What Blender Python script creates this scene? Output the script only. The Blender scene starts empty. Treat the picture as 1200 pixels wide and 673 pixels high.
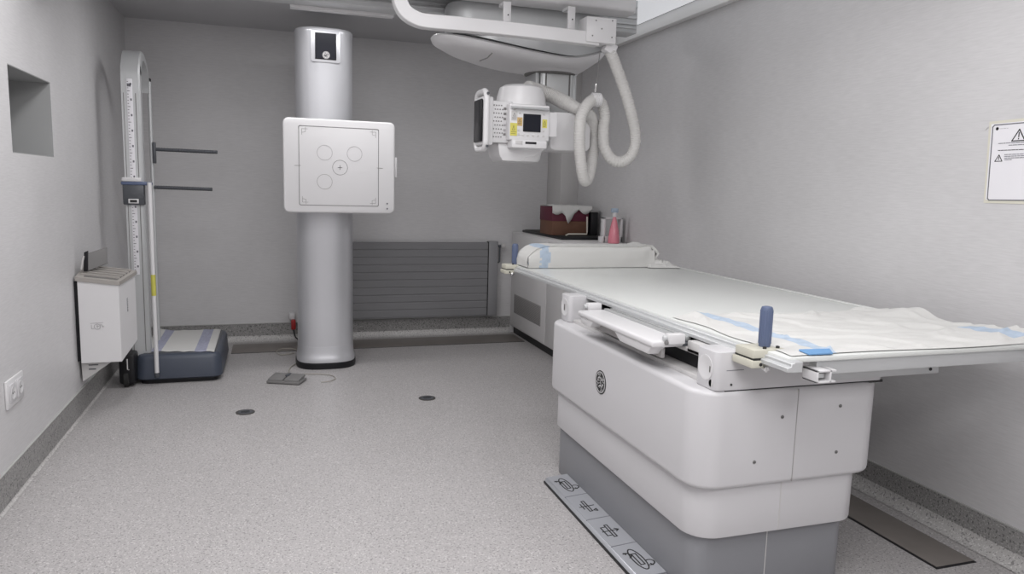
import bpy, bmesh, math, random
from mathutils import Vector, Matrix, noise
random.seed(7)
PI = math.pi
scn = bpy.context.scene
COL = scn.collection

# ------------------------------------------------------------------ camera
FOC = 857.28
H = 1.4
CR = Vector((0.95024161, -0.31033752, 0.02704638))
CU = Vector((0.01618241, 0.13588158, 0.99059292))
CW = Vector((0.31109326, 0.94086493, -0.13414234))
CP = Vector((0, 0, H))
cam_d = bpy.data.cameras.new('camera')
cam_d.sensor_width = 36.0
cam_d.lens = FOC / 1200 * 36
cam_d.clip_start = 0.05
cam = bpy.data.objects.new('camera', cam_d)
COL.objects.link(cam)
m = Matrix((CR, CU, -CW)).transposed().to_4x4()
m.translation = CP
cam.matrix_world = m
scn.camera = cam


def P(px, py, ax, v):
    d = (px - 600) / FOC * CR - (py - 336.5) / FOC * CU + CW
    i = 'xyz'.index(ax)
    return CP + d * ((v - CP[i]) / d[i])


# ------------------------------------------------------------------ materials
def nmat(name, col, rough=0.5, metal=0.0, bump=0.0, bscale=200.0, var=0.0, vscale=3.0, spec=0.5, coat=0.0):
    mt = bpy.data.materials.new(name)
    mt.use_nodes = True
    nt = mt.node_tree
    b = nt.nodes['Principled BSDF']
    b.inputs['Roughness'].default_value = rough
    b.inputs['Metallic'].default_value = metal
    b.inputs['Specular IOR Level'].default_value = spec
    b.inputs['Coat Weight'].default_value = coat
    c4 = (col[0], col[1], col[2], 1)
    tc = nt.nodes.new('ShaderNodeTexCoord')
    nz = nt.nodes.new('ShaderNodeTexNoise')
    nz.inputs['Scale'].default_value = vscale
    nz.inputs['Detail'].default_value = 4
    nt.links.new(tc.outputs['Object'], nz.inputs['Vector'])
    mx = nt.nodes.new('ShaderNodeMix')
    mx.data_type = 'RGBA'
    v = max(var, 0.02)
    mx.inputs[6].default_value = (c4[0] * (1 - v), c4[1] * (1 - v), c4[2] * (1 - v), 1)
    mx.inputs[7].default_value = (min(1, c4[0] * (1 + v)), min(1, c4[1] * (1 + v)), min(1, c4[2] * (1 + v)), 1)
    nt.links.new(nz.outputs['Fac'], mx.inputs[0])
    nt.links.new(mx.outputs[2], b.inputs['Base Color'])
    if bump > 0:
        n2 = nt.nodes.new('ShaderNodeTexNoise')
        n2.inputs['Scale'].default_value = bscale
        n2.inputs['Detail'].default_value = 3
        nt.links.new(tc.outputs['Object'], n2.inputs['Vector'])
        bp = nt.nodes.new('ShaderNodeBump')
        bp.inputs['Strength'].default_value = bump
        bp.inputs['Distance'].default_value = 0.002
        nt.links.new(n2.outputs['Fac'], bp.inputs['Height'])
        nt.links.new(bp.outputs['Normal'], b.inputs['Normal'])
    return mt


def wall_mat(name, col):
    mt = bpy.data.materials.new(name)
    mt.use_nodes = True
    nt = mt.node_tree
    b = nt.nodes['Principled BSDF']
    b.inputs['Roughness'].default_value = 0.42
    tc = nt.nodes.new('ShaderNodeTexCoord')
    mp = nt.nodes.new('ShaderNodeMapping')
    mp.inputs['Scale'].default_value = (14, 14, 160)
    nt.links.new(tc.outputs['Object'], mp.inputs['Vector'])
    n1 = nt.nodes.new('ShaderNodeTexNoise')
    n1.inputs['Scale'].default_value = 1.0
    n1.inputs['Detail'].default_value = 6
    nt.links.new(mp.outputs['Vector'], n1.inputs['Vector'])
    n0 = nt.nodes.new('ShaderNodeTexNoise')
    n0.inputs['Scale'].default_value = 1.4
    n0.inputs['Detail'].default_value = 5
    nt.links.new(tc.outputs['Object'], n0.inputs['Vector'])
    ad = nt.nodes.new('ShaderNodeMath')
    ad.operation = 'ADD'
    nt.links.new(n1.outputs['Fac'], ad.inputs[0])
    nt.links.new(n0.outputs['Fac'], ad.inputs[1])
    rp = nt.nodes.new('ShaderNodeValToRGB')
    rp.color_ramp.elements[0].position = 0.55
    rp.color_ramp.elements[1].position = 1.3 if False else 1.0
    k0, k1 = 0.92, 1.06
    rp.color_ramp.elements[0].color = (col[0] * k0, col[1] * k0, col[2] * k0, 1)
    rp.color_ramp.elements[1].color = (col[0] * k1, col[1] * k1, col[2] * k1, 1)
    hf = nt.nodes.new('ShaderNodeMath')
    hf.operation = 'MULTIPLY'
    hf.inputs[1].default_value = 0.75
    nt.links.new(ad.outputs[0], hf.inputs[0])
    nt.links.new(hf.outputs[0], rp.inputs['Fac'])
    nt.links.new(rp.outputs['Color'], b.inputs['Base Color'])
    bp = nt.nodes.new('ShaderNodeBump')
    bp.inputs['Strength'].default_value = 0.25
    bp.inputs['Distance'].default_value = 0.002
    nt.links.new(n1.outputs['Fac'], bp.inputs['Height'])
    nt.links.new(bp.outputs['Normal'], b.inputs['Normal'])
    return mt


def speckle_mat(name, base, dark, light, s1=230, rough=0.45, dthr=0.60, lthr=0.60):
    mt = bpy.data.materials.new(name)
    mt.use_nodes = True
    nt = mt.node_tree
    b = nt.nodes['Principled BSDF']
    b.inputs['Roughness'].default_value = rough
    tc = nt.nodes.new('ShaderNodeTexCoord')

    def spots(scale, thr, seed):
        mp = nt.nodes.new('ShaderNodeMapping')
        mp.inputs['Location'].default_value = (seed, seed * 2.3, seed * 0.7)
        nt.links.new(tc.outputs['Object'], mp.inputs['Vector'])
        n = nt.nodes.new('ShaderNodeTexNoise')
        n.inputs['Scale'].default_value = scale
        n.inputs['Detail'].default_value = 1
        nt.links.new(mp.outputs['Vector'], n.inputs['Vector'])
        r = nt.nodes.new('ShaderNodeValToRGB')
        r.color_ramp.elements[0].position = thr
        r.color_ramp.elements[1].position = thr + 0.05
        nt.links.new(n.outputs['Fac'], r.inputs['Fac'])
        return r.outputs['Color']

    def mix(fac, a, bb):
        mx = nt.nodes.new('ShaderNodeMix')
        mx.data_type = 'RGBA'
        nt.links.new(fac, mx.inputs[0])
        if isinstance(a, tuple):
            mx.inputs[6].default_value = (*a, 1)
        else:
            nt.links.new(a, mx.inputs[6])
        mx.inputs[7].default_value = (*bb, 1)
        return mx.outputs[2]
    big = nt.nodes.new('ShaderNodeTexNoise')
    big.inputs['Scale'].default_value = 1.7
    big.inputs['Detail'].default_value = 5
    nt.links.new(tc.outputs['Object'], big.inputs['Vector'])
    c = mix(big.outputs['Fac'], tuple(x * 0.92 for x in base), tuple(x * 1.08 for x in base))
    c = mix(spots(s1, lthr, 3.1), c, light)
    c = mix(spots(s1 * 0.8, dthr, 9.7), c, dark)
    nt.links.new(c, b.inputs['Base Color'])
    return mt


M = {}
M['wall'] = wall_mat('painted_textured_wall', (0.60, 0.593, 0.598))
M['niche'] = nmat('shaded_recess_grey', (0.33, 0.335, 0.335), 0.6, var=.03)  # shadow inside the recess is put into this darker grey
M['ceiling'] = nmat('ceiling_paint', (0.5, 0.5, 0.51), 0.7, var=0.03)
M['floor'] = speckle_mat('speckled_vinyl_floor', (0.41, 0.394, 0.393), (0.25, 0.24, 0.24), (0.56, 0.545, 0.54), 150)
M['cove'] = speckle_mat('shaded_vinyl_upstand', (0.27, 0.265, 0.26), (0.12, 0.12, 0.12), (0.42, 0.41, 0.40), 130)  # same vinyl as the floor, its shade painted in as a darker base
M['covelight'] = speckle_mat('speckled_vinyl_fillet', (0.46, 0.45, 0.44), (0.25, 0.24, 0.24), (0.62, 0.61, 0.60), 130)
M['seal'] = nmat('grey_sealant', (0.42, 0.42, 0.41), 0.5)
M['plate'] = nmat('brushed_steel_cover', (0.22, 0.20, 0.185), 0.45, 0.3, var=0.15, vscale=8)
M['black'] = nmat('black_plastic', (0.012, 0.012, 0.014), 0.4, spec=0.3)
M['rubber'] = nmat('black_rubber', (0.02, 0.02, 0.02), 0.7)
M['white'] = nmat('white_enamel', (0.57, 0.563, 0.575), 0.33, var=0.02, bump=0.03, bscale=60)
M['white2'] = nmat('white_plastic', (0.68, 0.673, 0.68), 0.3, var=0.02)
M['whitetop'] = nmat('white_laminate_tabletop', (0.66, 0.675, 0.655), 0.28, var=0.01)
M['offwhite'] = nmat('offwhite_enamel', (0.55, 0.54, 0.535), 0.4, var=0.03)
M['cream'] = nmat('cream_plastic', (0.55, 0.535, 0.455), 0.4)
M['skirt'] = nmat('grey_skirt_enamel', (0.23, 0.234, 0.25), 0.4, var=0.03)
M['alu'] = nmat('anodised_aluminium', (0.60, 0.61, 0.61), 0.36, 0.6, var=0.03, vscale=20)
M['alupaint'] = nmat('silver_grey_paint', (0.56, 0.57, 0.575), 0.4, 0.35, var=0.02)
M['silver'] = nmat('silver_column_paint', (0.60, 0.605, 0.63), 0.33, 0.45, var=0.03, vscale=5, bump=0.05, bscale=300)
M['chrome'] = nmat('bright_steel', (0.8, 0.8, 0.8), 0.2, 1.0)
M['screen'] = nmat('dark_screen_glass', (0.010, 0.011, 0.018), 0.3, spec=0.25)
M['bluegrip'] = nmat('blue_grey_grip_plastic', (0.10, 0.13, 0.22), 0.45)
M['navy'] = nmat('navy_scale_plastic', (0.055, 0.066, 0.092), 0.42, bump=0.1, bscale=400)
M['darkgrey'] = nmat('dark_grey_plastic', (0.07, 0.075, 0.085), 0.4)
M['midgrey'] = nmat('mid_grey_plastic', (0.19, 0.186, 0.184), 0.5)
M['holderrim'] = nmat('taupe_plastic_rim', (0.34, 0.32, 0.30), 0.5)
M['slotgrey'] = nmat('slot_shadow_grey', (0.16, 0.155, 0.15), 0.6)
M['radiator'] = nmat('grey_radiator_enamel', (0.21, 0.21, 0.218), 0.45, var=0.05)
M['radside'] = nmat('light_grey_radiator_side', (0.25, 0.25, 0.26), 0.4)
M['sheet'] = nmat('white_disposable_sheet', (0.61, 0.607, 0.59), 0.8, bump=0.25, bscale=120, spec=0.2)
M['sheetblue'] = nmat('printed_blue_sheet_band', (0.42, 0.50, 0.60), 0.8, bump=0.25, bscale=120, var=0.22, vscale=40, spec=0.2)
M['sheetdeep'] = nmat('folded_blue_sheet_corner', (0.15, 0.30, 0.52), 0.8, spec=0.2)
M['towelgrey'] = nmat('printed_grey_blue_band', (0.36, 0.37, 0.47), 0.85, var=0.35, vscale=60, spec=0.2)
M['hose'] = nmat('ribbed_white_hose', (0.56, 0.55, 0.535), 0.5)
M['hosedark'] = nmat('hose_groove', (0.36, 0.355, 0.345), 0.6)
M['yellow'] = nmat('yellow_label', (0.62, 0.57, 0.12), 0.5)
M['orange'] = nmat('orange_label', (0.55, 0.38, 0.16), 0.5)
M['paper'] = nmat('white_paper', (0.78, 0.77, 0.80), 0.7, spec=0.2)
M['ivory'] = nmat('yellowed_plastic_sleeve', (0.66, 0.64, 0.55), 0.4)
M['ink'] = nmat('black_ink', (0.02, 0.02, 0.02), 0.6)
M['inkgrey'] = nmat('grey_print', (0.16, 0.16, 0.18), 0.6)
M['inklight'] = nmat('pale_grey_print', (0.42, 0.41, 0.42), 0.6)
M['maroon'] = nmat('maroon_cardboard', (0.10, 0.012, 0.03), 0.6)
M['brown'] = nmat('brown_cardboard', (0.13, 0.06, 0.035), 0.7, var=0.2, vscale=12)
M['pink'] = nmat('pink_liquid_bottle', (0.74, 0.24, 0.30), 0.2, var=0.1, vscale=20, coat=0.4)
M['red'] = nmat('red_plastic', (0.35, 0.02, 0.02), 0.4)
M['yelgreen'] = nmat('yellow_green_tape', (0.55, 0.52, 0.10), 0.6)
M['vent'] = nmat('grey_vent_mesh', (0.33, 0.32, 0.315), 0.6)
M['pedal'] = nmat('grey_pedal_metal', (0.42, 0.43, 0.46), 0.35, 0.3)
M['cable'] = nmat('grey_beige_cable', (0.36, 0.34, 0.30), 0.5)
M['wirebeige'] = nmat('beige_wire', (0.55, 0.52, 0.46), 0.4)
M['beamwhite'] = nmat('bright_white_track_paint', (.88, .88, .87), .4)
M['cabwhite'] = nmat('white_cabinet_enamel', (.66, .65, .65), .4, var=.02)
M['drain'] = nmat('dark_drain_metal', (.09, .085, .08), .45, .4)
M['lamp'] = nmat('lamp_diffuser', (0.8, 0.8, 0.8), 0.5)
M['lamp'].node_tree.nodes['Principled BSDF'].inputs['Emission Color'].default_value = (.93, .95, 1, 1)
M['lamp'].node_tree.nodes['Principled BSDF'].inputs['Emission Strength'].default_value = 0.33


# ------------------------------------------------------------------ mesh builder
class MB:
    def __init__(s):
        s.bm = bmesh.new()
        s.mats = []

    def mi(s, mname):
        if mname not in s.mats:
            s.mats.append(mname)
        return s.mats.index(mname)

    def _merge(s, b2, mname, mtx=None):
        if mtx is not None:
            bmesh.ops.transform(b2, matrix=mtx, verts=b2.verts)
        i = s.mi(mname)
        vm = {}
        for v in b2.verts:
            vm[v] = s.bm.verts.new(v.co)
        for f in b2.faces:
            try:
                nf = s.bm.faces.new([vm[v] for v in f.verts])
                nf.material_index = i
                nf.smooth = True
            except ValueError:
                pass
        b2.free()

    def box(s, x0, x1, y0, y1, z0, z1, mat, bev=0.0, seg=2, mtx=None):
        b = bmesh.new()
        bmesh.ops.create_cube(b, size=1.0)
        sx, sy, sz = abs(x1 - x0), abs(y1 - y0), abs(z1 - z0)
        for v in b.verts:
            v.co = Vector(((x0 + x1) / 2 + v.co.x * sx, (y0 + y1) / 2 + v.co.y * sy, (z0 + z1) / 2 + v.co.z * sz))
        if bev > 0:
            bmesh.ops.bevel(b, geom=list(b.edges), offset=min(bev, sx * .49, sy * .49, sz * .49), segments=seg, profile=0.5, affect='EDGES')
        s._merge(b, mat, mtx)
        return s

    def prism(s, pts, d, mat, bev=0.0, seg=2, mtx=None):
        """pts: list of 3D points (planar polygon); d: extrusion vector"""
        b = bmesh.new()
        d = Vector(d)
        a = [b.verts.new(Vector(p)) for p in pts]
        c = [b.verts.new(Vector(p) + d) for p in pts]
        n = len(pts)
        b.faces.new(a)
        b.faces.new(list(reversed(c)))
        for i in range(n):
            b.faces.new([a[(i + 1) % n], a[i], c[i], c[(i + 1) % n]])
        bmesh.ops.recalc_face_normals(b, faces=b.faces)
        if bev > 0:
            es = [e for e in b.edges if len(e.link_faces) == 2 and e.calc_face_angle(0) > 0.9]
            bmesh.ops.bevel(b, geom=es, offset=bev, segments=seg, profile=0.5, affect='EDGES')
        s._merge(b, mat, mtx)
        return s

    def loft(s, rings, mat, cap=True, closed=True, loop=False):
        """rings: list of lists of points, equal count"""
        i = s.mi(mat) if isinstance(mat, str) else None
        R = [[s.bm.verts.new(Vector(p)) for p in r] for r in rings]
        n = len(R[0])
        fs = []
        K = len(R)
        for k in range(K if loop else K - 1):
            A, B = R[k], R[(k + 1) % K]
            for j in range(n if closed else n - 1):
                f = s.bm.faces.new([A[j], A[(j + 1) % n], B[(j + 1) % n], B[j]])
                f.material_index = i if i is not None else s.mi(mat(k, j))
                f.smooth = True
                fs.append(f)
        if cap and closed and not loop:
            for r in (list(reversed(R[0])), R[-1]):
                f = s.bm.faces.new(r)
                f.material_index = i if i is not None else s.mi(mat(0, 0))
                fs.append(f)
        return s

    def tube(s, path, r, mat, n=12, cap=True, loop=False):
        path = [Vector(p) for p in path]
        K = len(path)
        rings = []
        up = None
        for k in range(K):
            if loop:
                t = (path[(k + 1) % K] - path[k - 1]).normalized()
            else:
                t = (path[min(k + 1, K - 1)] - path[max(k - 1, 0)]).normalized()
            if up is None:
                up = t.orthogonal().normalized()
            else:
                up = (up - t * up.dot(t))
                up = up.normalized() if up.length > 1e-6 else t.orthogonal().normalized()
            sd = t.cross(up)
            rr = r[k] if isinstance(r, (list, tuple)) else r
            rings.append([path[k] + up * math.cos(2 * PI * j / n) * rr + sd * math.sin(2 * PI * j / n) * rr for j in range(n)])
        return s.loft(rings, mat, cap, True, loop)

    def lathe(s, prof, c, mat, axis='z', n=40, sx=1.0, sy=1.0):
        """prof: (r, h) list"""
        c = Vector(c)
        rings = []
        for r, h in prof:
            ring = []
            for j in range(n):
                a = 2 * PI * j / n
                p, q = r * math.cos(a) * sx, r * math.sin(a) * sy
                if axis == 'z':
                    ring.append(c + Vector((p, q, h)))
                elif axis == 'x':
                    ring.append(c + Vector((h, p, q)))
                else:
                    ring.append(c + Vector((p, h, q)))
            rings.append(ring)
        return s.loft(rings, mat)

    def build(s, name, parent=None, sharp=35, recalc=True):
        me = bpy.data.meshes.new(name)
        if recalc:
            bmesh.ops.recalc_face_normals(s.bm, faces=s.bm.faces)
        s.bm.to_mesh(me)
        s.bm.free()
        for k in s.mats:
            me.materials.append(M[k])
        me.set_sharp_from_angle(angle=math.radians(sharp))
        o = bpy.data.objects.new(name, me)
        COL.objects.link(o)
        if parent:
            o.parent = parent
            pw = parent
            off = Vector((0, 0, 0))
            while pw:
                off += pw.location
                pw = pw.parent
            if off.length > 0:
                for v in me.vertices:
                    v.co -= off
        return o


def thing(name, label, cat, loc, group=None):
    o = bpy.data.objects.new(name, None)
    o.empty_display_size = 0.1
    COL.objects.link(o)
    o.location = loc
    o['label'] = label
    o['category'] = cat
    if group:
        o['group'] = group
    return o


def tag(o, label, cat, group=None, kind=None):
    o['label'] = label
    o['category'] = cat
    if group:
        o['group'] = group
    return o


def struct(mb, name, label=None):
    o = mb.build(name)
    o['kind'] = 'structure'
    if label:
        o['label'] = label
    return o


def rrect(cx, cy, w, h, r, n=6):
    out = []
    for (sx, sy, a0) in ((1, 1, 0), (-1, 1, 90), (-1, -1, 180), (1, -1, 270)):
        for k in range(n + 1):
            a = math.radians(a0 + 90 * k / n)
            out.append((cx + sx * (w / 2 - r) + r * math.cos(a), cy + sy * (h / 2 - r) + r * math.sin(a)))
    return out


def rpoly(x0, x1, y0, y1, r, n=8):
    return rrect((x0 + x1) / 2, (y0 + y1) / 2, x1 - x0, y1 - y0, r, n)


def catmull(pts, sub=8):
    pts = [Vector(p) for p in pts]
    out = []
    for i in range(len(pts) - 1):
        p0 = pts[max(i - 1, 0)]
        p1, p2 = pts[i], pts[i + 1]
        p3 = pts[min(i + 2, len(pts) - 1)]
        for k in range(sub):
            t = k / sub
            out.append(0.5 * ((2 * p1) + (-p0 + p2) * t + (2 * p0 - 5 * p1 + 4 * p2 - p3) * t * t + (-p0 + 3 * p1 - 3 * p2 + p3) * t ** 3))
    out.append(pts[-1])
    return out


def strokes(mb, lines, o, ex, ey, nrm, w, th, mat):
    """thin raised print strokes; lines in local 2D metres, o origin, ex/ey axes, nrm outward"""
    o, ex, ey, nrm = Vector(o), Vector(ex), Vector(ey), Vector(nrm)
    for ln in lines:
        for (a, b) in zip(ln[:-1], ln[1:]):
            A = o + ex * a[0] + ey * a[1]
            B = o + ex * b[0] + ey * b[1]
            d = B - A
            if d.length < 1e-6:
                continue
            d.normalize()
            s = d.cross(nrm).normalized() * w / 2
            A2, B2 = A - d * w * 0.4, B + d * w * 0.4
            mb.prism([A2 - s, B2 - s, B2 + s, A2 + s], nrm * th, mat)


def circle2(cx, cy, r, n=20, a0=0, a1=360, ry=None):
    ry = ry or r
    return [(cx + r * math.cos(math.radians(a0 + (a1 - a0) * k / n)), cy + ry * math.sin(math.radians(a0 + (a1 - a0) * k / n))) for k in range(n + 1)]


def monogram(mb, o, ex, ey, nrm, R, dark, light, th=0.0015):
    """round badge: dark ring with four swirls and the two script letters G and E"""
    o, ex, ey, nrm = Vector(o), Vector(ex), Vector(ey), Vector(nrm)
    disc = [o + ex * x + ey * y for x, y in circle2(0, 0, R, 32)[:-1]]
    mb.prism(disc, nrm * th, dark)
    t = o + nrm * th
    w = R * 0.10
    strokes(mb, [circle2(0, 0, R * 0.86, 28)], t, ex, ey, nrm, w * 0.8, th * .5, light)
    for a in (20, 110, 200, 290):
        c = (R * 0.66 * math.cos(math.radians(a)), R * 0.66 * math.sin(math.radians(a)))
        strokes(mb, [circle2(c[0], c[1], R * 0.13, 8, a + 60, a + 300)], t, ex, ey, nrm, w * 0.8, th * .5, light)
    w = R * 0.13
    G = [(-.08, .34), (-.22, .40), (-.40, .22), (-.44, -.02), (-.34, -.22), (-.16, -.20), (-.06, .02), (-.22, .04), (-.40, -.05), (-.10, .06), (-.02, -.14), (-.10, -.40), (-.30, -.38), (-.30, -.26), (.02, -.12)]
    Ee = [(.38, .26), (.30, .38), (.12, .34), (.06, .16), (.22, .08), (.30, .10), (.12, .04), (.02, -.16), (.14, -.34), (.34, -.28), (.46, -.10)]
    for L in (G, Ee):
        strokes(mb, [[(x * R * 1.05, y * R * 1.05) for x, y in L]], t, ex, ey, nrm, w, th * .5, light)


# ------------------------------------------------------------------ room
XL, XR, YB, YF, ZC = -1.085, 2.72, 6.70, -1.6, 2.66
struct(MB().box(XL - .5, XR + .3, YF - .2, YB + .2, -0.1, 0, 'floor'), 'floor', 'light warm grey speckled vinyl floor')
struct(MB().box(XL - .5, XR + .3, YF - .2, YB + .2, ZC, ZC + .1, 'ceiling'), 'ceiling', 'grey ceiling')
struct(MB().box(XL - .1, XR + .1, YB, YB + .1, 0, ZC, 'wall'), 'wall_back', 'grey textured back wall')
struct(MB().box(XR, XR + .1, YF, YB, 0, ZC, 'wall'), 'wall_right', 'light grey textured wall right of the table')
struct(MB().box(XL - .1, XR + .1, YF - .1, YF, 0, ZC, 'wall'), 'wall_front')
b = MB()
ny0, ny1, nz0, nz1, nd = 3.82, 4.48, 1.495, 1.88, 0.38
b.box(XL - .1, XL, YF, ny0, 0, ZC, 'wall')
b.box(XL - .1, XL, ny1, YB, 0, ZC, 'wall')
b.box(XL - .1, XL, ny0, ny1, 0, nz0, 'wall')
b.box(XL - .1, XL, ny0, ny1, nz1, ZC, 'wall')
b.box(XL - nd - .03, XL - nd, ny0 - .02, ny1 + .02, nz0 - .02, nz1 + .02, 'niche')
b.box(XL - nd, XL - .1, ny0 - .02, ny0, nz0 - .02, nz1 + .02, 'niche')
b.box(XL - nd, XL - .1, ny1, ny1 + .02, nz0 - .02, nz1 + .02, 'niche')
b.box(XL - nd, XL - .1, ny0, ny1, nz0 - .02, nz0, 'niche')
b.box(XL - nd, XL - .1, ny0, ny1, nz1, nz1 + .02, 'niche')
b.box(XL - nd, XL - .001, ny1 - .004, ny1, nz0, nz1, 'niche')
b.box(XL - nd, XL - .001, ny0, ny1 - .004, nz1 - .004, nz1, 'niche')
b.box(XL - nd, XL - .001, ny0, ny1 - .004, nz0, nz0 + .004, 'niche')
struct(b, 'wall_left', 'light grey wall with a rectangular recess')

# coved vinyl upstands
def fillet(axis, w0, sgn, a0, a1, r, mb, mat):
    prof = [(w0, r)]
    for k in range(7):
        a = math.radians(90 * k / 6)
        prof.append((w0 + sgn * (r - r * math.cos(a)), r - r * math.sin(a) + 0.002))
    prof.append((w0, 0.002))
    if axis == 'x':
        mb.prism([(p[0], a0, p[1]) for p in prof], (0, a1 - a0, 0), mat)
    else:
        mb.prism([(a0, p[0], p[1]) for p in prof], (a1 - a0, 0, 0), mat)


b = MB()
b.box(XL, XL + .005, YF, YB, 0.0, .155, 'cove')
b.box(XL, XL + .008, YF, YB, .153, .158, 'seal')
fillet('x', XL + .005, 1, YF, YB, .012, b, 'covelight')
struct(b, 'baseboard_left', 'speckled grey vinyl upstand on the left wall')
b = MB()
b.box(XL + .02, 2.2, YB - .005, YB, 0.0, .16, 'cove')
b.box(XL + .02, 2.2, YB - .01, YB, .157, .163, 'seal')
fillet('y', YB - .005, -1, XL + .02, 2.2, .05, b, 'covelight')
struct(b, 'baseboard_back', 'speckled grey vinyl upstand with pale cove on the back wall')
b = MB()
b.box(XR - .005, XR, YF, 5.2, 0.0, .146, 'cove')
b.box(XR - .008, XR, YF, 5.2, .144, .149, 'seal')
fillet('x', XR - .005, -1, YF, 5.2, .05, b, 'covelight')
struct(b, 'baseboard_right', 'speckled vinyl upstand painted dark as shade, with pale cove on the right wall')

# trench covers
b = MB().box(-.33, 2.2, 6.25, 6.58, 0, .004, 'plate', .002)
b.box(-.33, 2.2, 6.236, 6.25, 0, .002, 'black')
tag(b.build('floor_trench_cover'), 'long narrow brown metal cover strip along the foot of the back wall', 'floor cover')
b = MB().box(2.405, 2.595, 1.99, 5.1, 0, .004, 'plate', .002)
b.box(2.393, 2.405, 1.978, 5.1, 0, .002, 'black')
b.box(2.405, 2.595, 1.978, 1.99, 0, .002, 'black')
tag(b.build('floor_trench_cover'), 'wide brown metal cover plate on the floor behind the table base', 'floor cover')

# cable trunk in the corner
b = MB().box(2.545, XR, 6.35, YB, 1.0, ZC, 'offwhite', .004)
struct(b, 'trim_1', 'white vertical cable trunking in the far right corner')

# ------------------------------------------------------------------ ceiling track on the right wall
b = MB()
b.box(2.664, XR, YF + .3, YB, 2.565, 2.65, 'beamwhite', .003)
b.box(2.68, XR, YF + .3, YB, 2.65, ZC, 'alu')
tag(b.build('ceiling_track_beam'), 'long white square beam running along the top of the right wall', 'beam')

# ------------------------------------------------------------------ rear rail
t = thing('ceiling_rail', 'grey ribbed ceiling rail crossing the room behind the x-ray gantry', 'rail', (0.5, 4.65, 2.44))
b = MB()
b.box(XL + .02, 2.33, 4.55, 4.70, 2.44, 2.66, 'alupaint', .006)
for z in (2.465, 2.49, 2.53, 2.56, 2.60):
    b.box(XL + .02, 2.325, 4.54, 4.555, z, z + .012, 'alupaint', .003)
b.build('rail_profile', t)
b = MB().box(P(340, 10, 'y', 4.75).x, P(460, 22, 'y', 4.75).x, 4.70, 4.76, 2.425, 2.455, 'white2', .003)
b.build('cover_strip', t)

# ------------------------------------------------------------------ bridge
t = thing('gantry_bridge', 'thick white rounded bridge beam across the ceiling at the top edge of the photo', 'beam', (0.5, 4.14, 2.44))
b = MB()
plan = [(XL + .03, 4.04), (2.0, 4.04)] + [(2.0 + .09 * math.sin(math.radians(a)), 4.13 - .09 * math.cos(math.radians(a))) for a in range(10, 90, 10)] + [(2.09, 4.22), (XL + .03, 4.22)]
b.prism([(x, y, 2.445) for x, y in plan], (0, 0, .2), 'white2', .02, 3)
b.build('bridge_beam', t)
b = MB()
for k in range(5):
    x0 = 1.90 + k * .034
    b.box(x0, x0 + .026, 4.036, 4.05, 2.552, 2.572, 'black', .002)
b.build('vent_slots', t)
b = MB().box(-.9, 1.9, 4.06, 4.2, 2.64, ZC, 'alu')
b.build('ceiling_mount', t)

# guide arm bar with end box
t = thing('cable_guide_arm', 'white flat guide bar with a rounded bend hanging in front of the gantry carriage', 'guide bar', (1.2, 3.95, 2.25))
cx = [(467, -60), (467, -15), (468, -2), (471, 8), (477, 16), (487, 22), (500, 25.5), (540, 29), (600, 35), (660, 42), (700, 47)]
pts = [P(x, y, 'y', 3.95) for x, y in cx]
pts = catmull(pts, 5)
rings = []
for k, p in enumerate(pts):
    tn = (pts[min(k + 1, len(pts) - 1)] - pts[max(k - 1, 0)]).normalized()
    nn = Vector((-tn.z, 0, tn.x))
    wv = nn * .036
    rings.append([p + wv + Vector((0, -.025, 0)), p + wv * .9 + Vector((0, -.03, 0)), p - wv * .9 + Vector((0, -.03, 0)), p - wv + Vector((0, -.025, 0)), p - wv + Vector((0, .03, 0)), p + wv + Vector((0, .03, 0))])
MB().loft(rings, 'white2').build('bar', t, sharp=30)
bx0, bx1 = P(686, 30, 'y', 3.93).x, P(721, 30, 'y', 3.93).x
bz0, bz1 = P(703, 51, 'y', 3.93).z, P(703, 21, 'y', 3.93).z
MB().box(bx0, bx1, 3.91, 4.03, bz0, bz1, 'white2', .006).build('end_box', t)
for fx, fz in ((.2, .25), (.85, .25), (.5, .55), (.85, .9), (.3, .85)):
    b = MB()
    b.lathe([(.004, 0), (.004, -.002)], (bx0 + (bx1 - bx0) * fx, 3.9095, bz0 + (bz1 - bz0) * fz), 'midgrey', 'y', 10)
    b.build('screw', t)
for px in (593, 668):
    pa = P(px, 25 if px < 600 else 30, 'y', 3.99)
    b = MB().box(pa.x - .022, pa.x + .022, 3.97, 3.985, pa.z - .08, pa.z + .1, 'white2', .002)
    b.box(pa.x - .022, pa.x + .022, 3.985, 4.06, pa.z + .085, pa.z + .1, 'white2')
    b.lathe([(.004, 0), (.004, -.003)], (pa.x + .005, 3.97, pa.z + .03), 'ink', 'y', 8)
    b.build('hanger_bracket', t)
# hose clamp below end box
q = P(714, 57, 'y', 3.98)
MB().box(-.035, .035, -.03, .03, -.03, .03, 'white2', .006, mtx=Matrix.Translation(q) @ Matrix.Rotation(math.radians(25), 4, 'Y')).build('hose_clamp', t)

# ------------------------------------------------------------------ crane carriage, shroud, column
t = thing('tube_crane', 'white ceiling crane with oval shroud and grey telescopic column carrying the x-ray tube', 'ceiling crane', (1.7, 4.5, 2.15))
b = MB()
b.prism([(x, y, 2.29) for x, y in rpoly(1.0, 2.02, 4.24, 4.54, .12)], (0, 0, .17), 'alupaint', .01)
b.build('carriage', t)


def superell(cx, cy, a, bb, z, n=56, e=2.4):
    out = []
    for j in range(n):
        th = 2 * PI * j / n
        c, s_ = math.cos(th), math.sin(th)
        out.append((cx + a * math.copysign(abs(c) ** (2 / e), c), cy + bb * math.copysign(abs(s_) ** (2 / e), s_), z))
    return out


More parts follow.
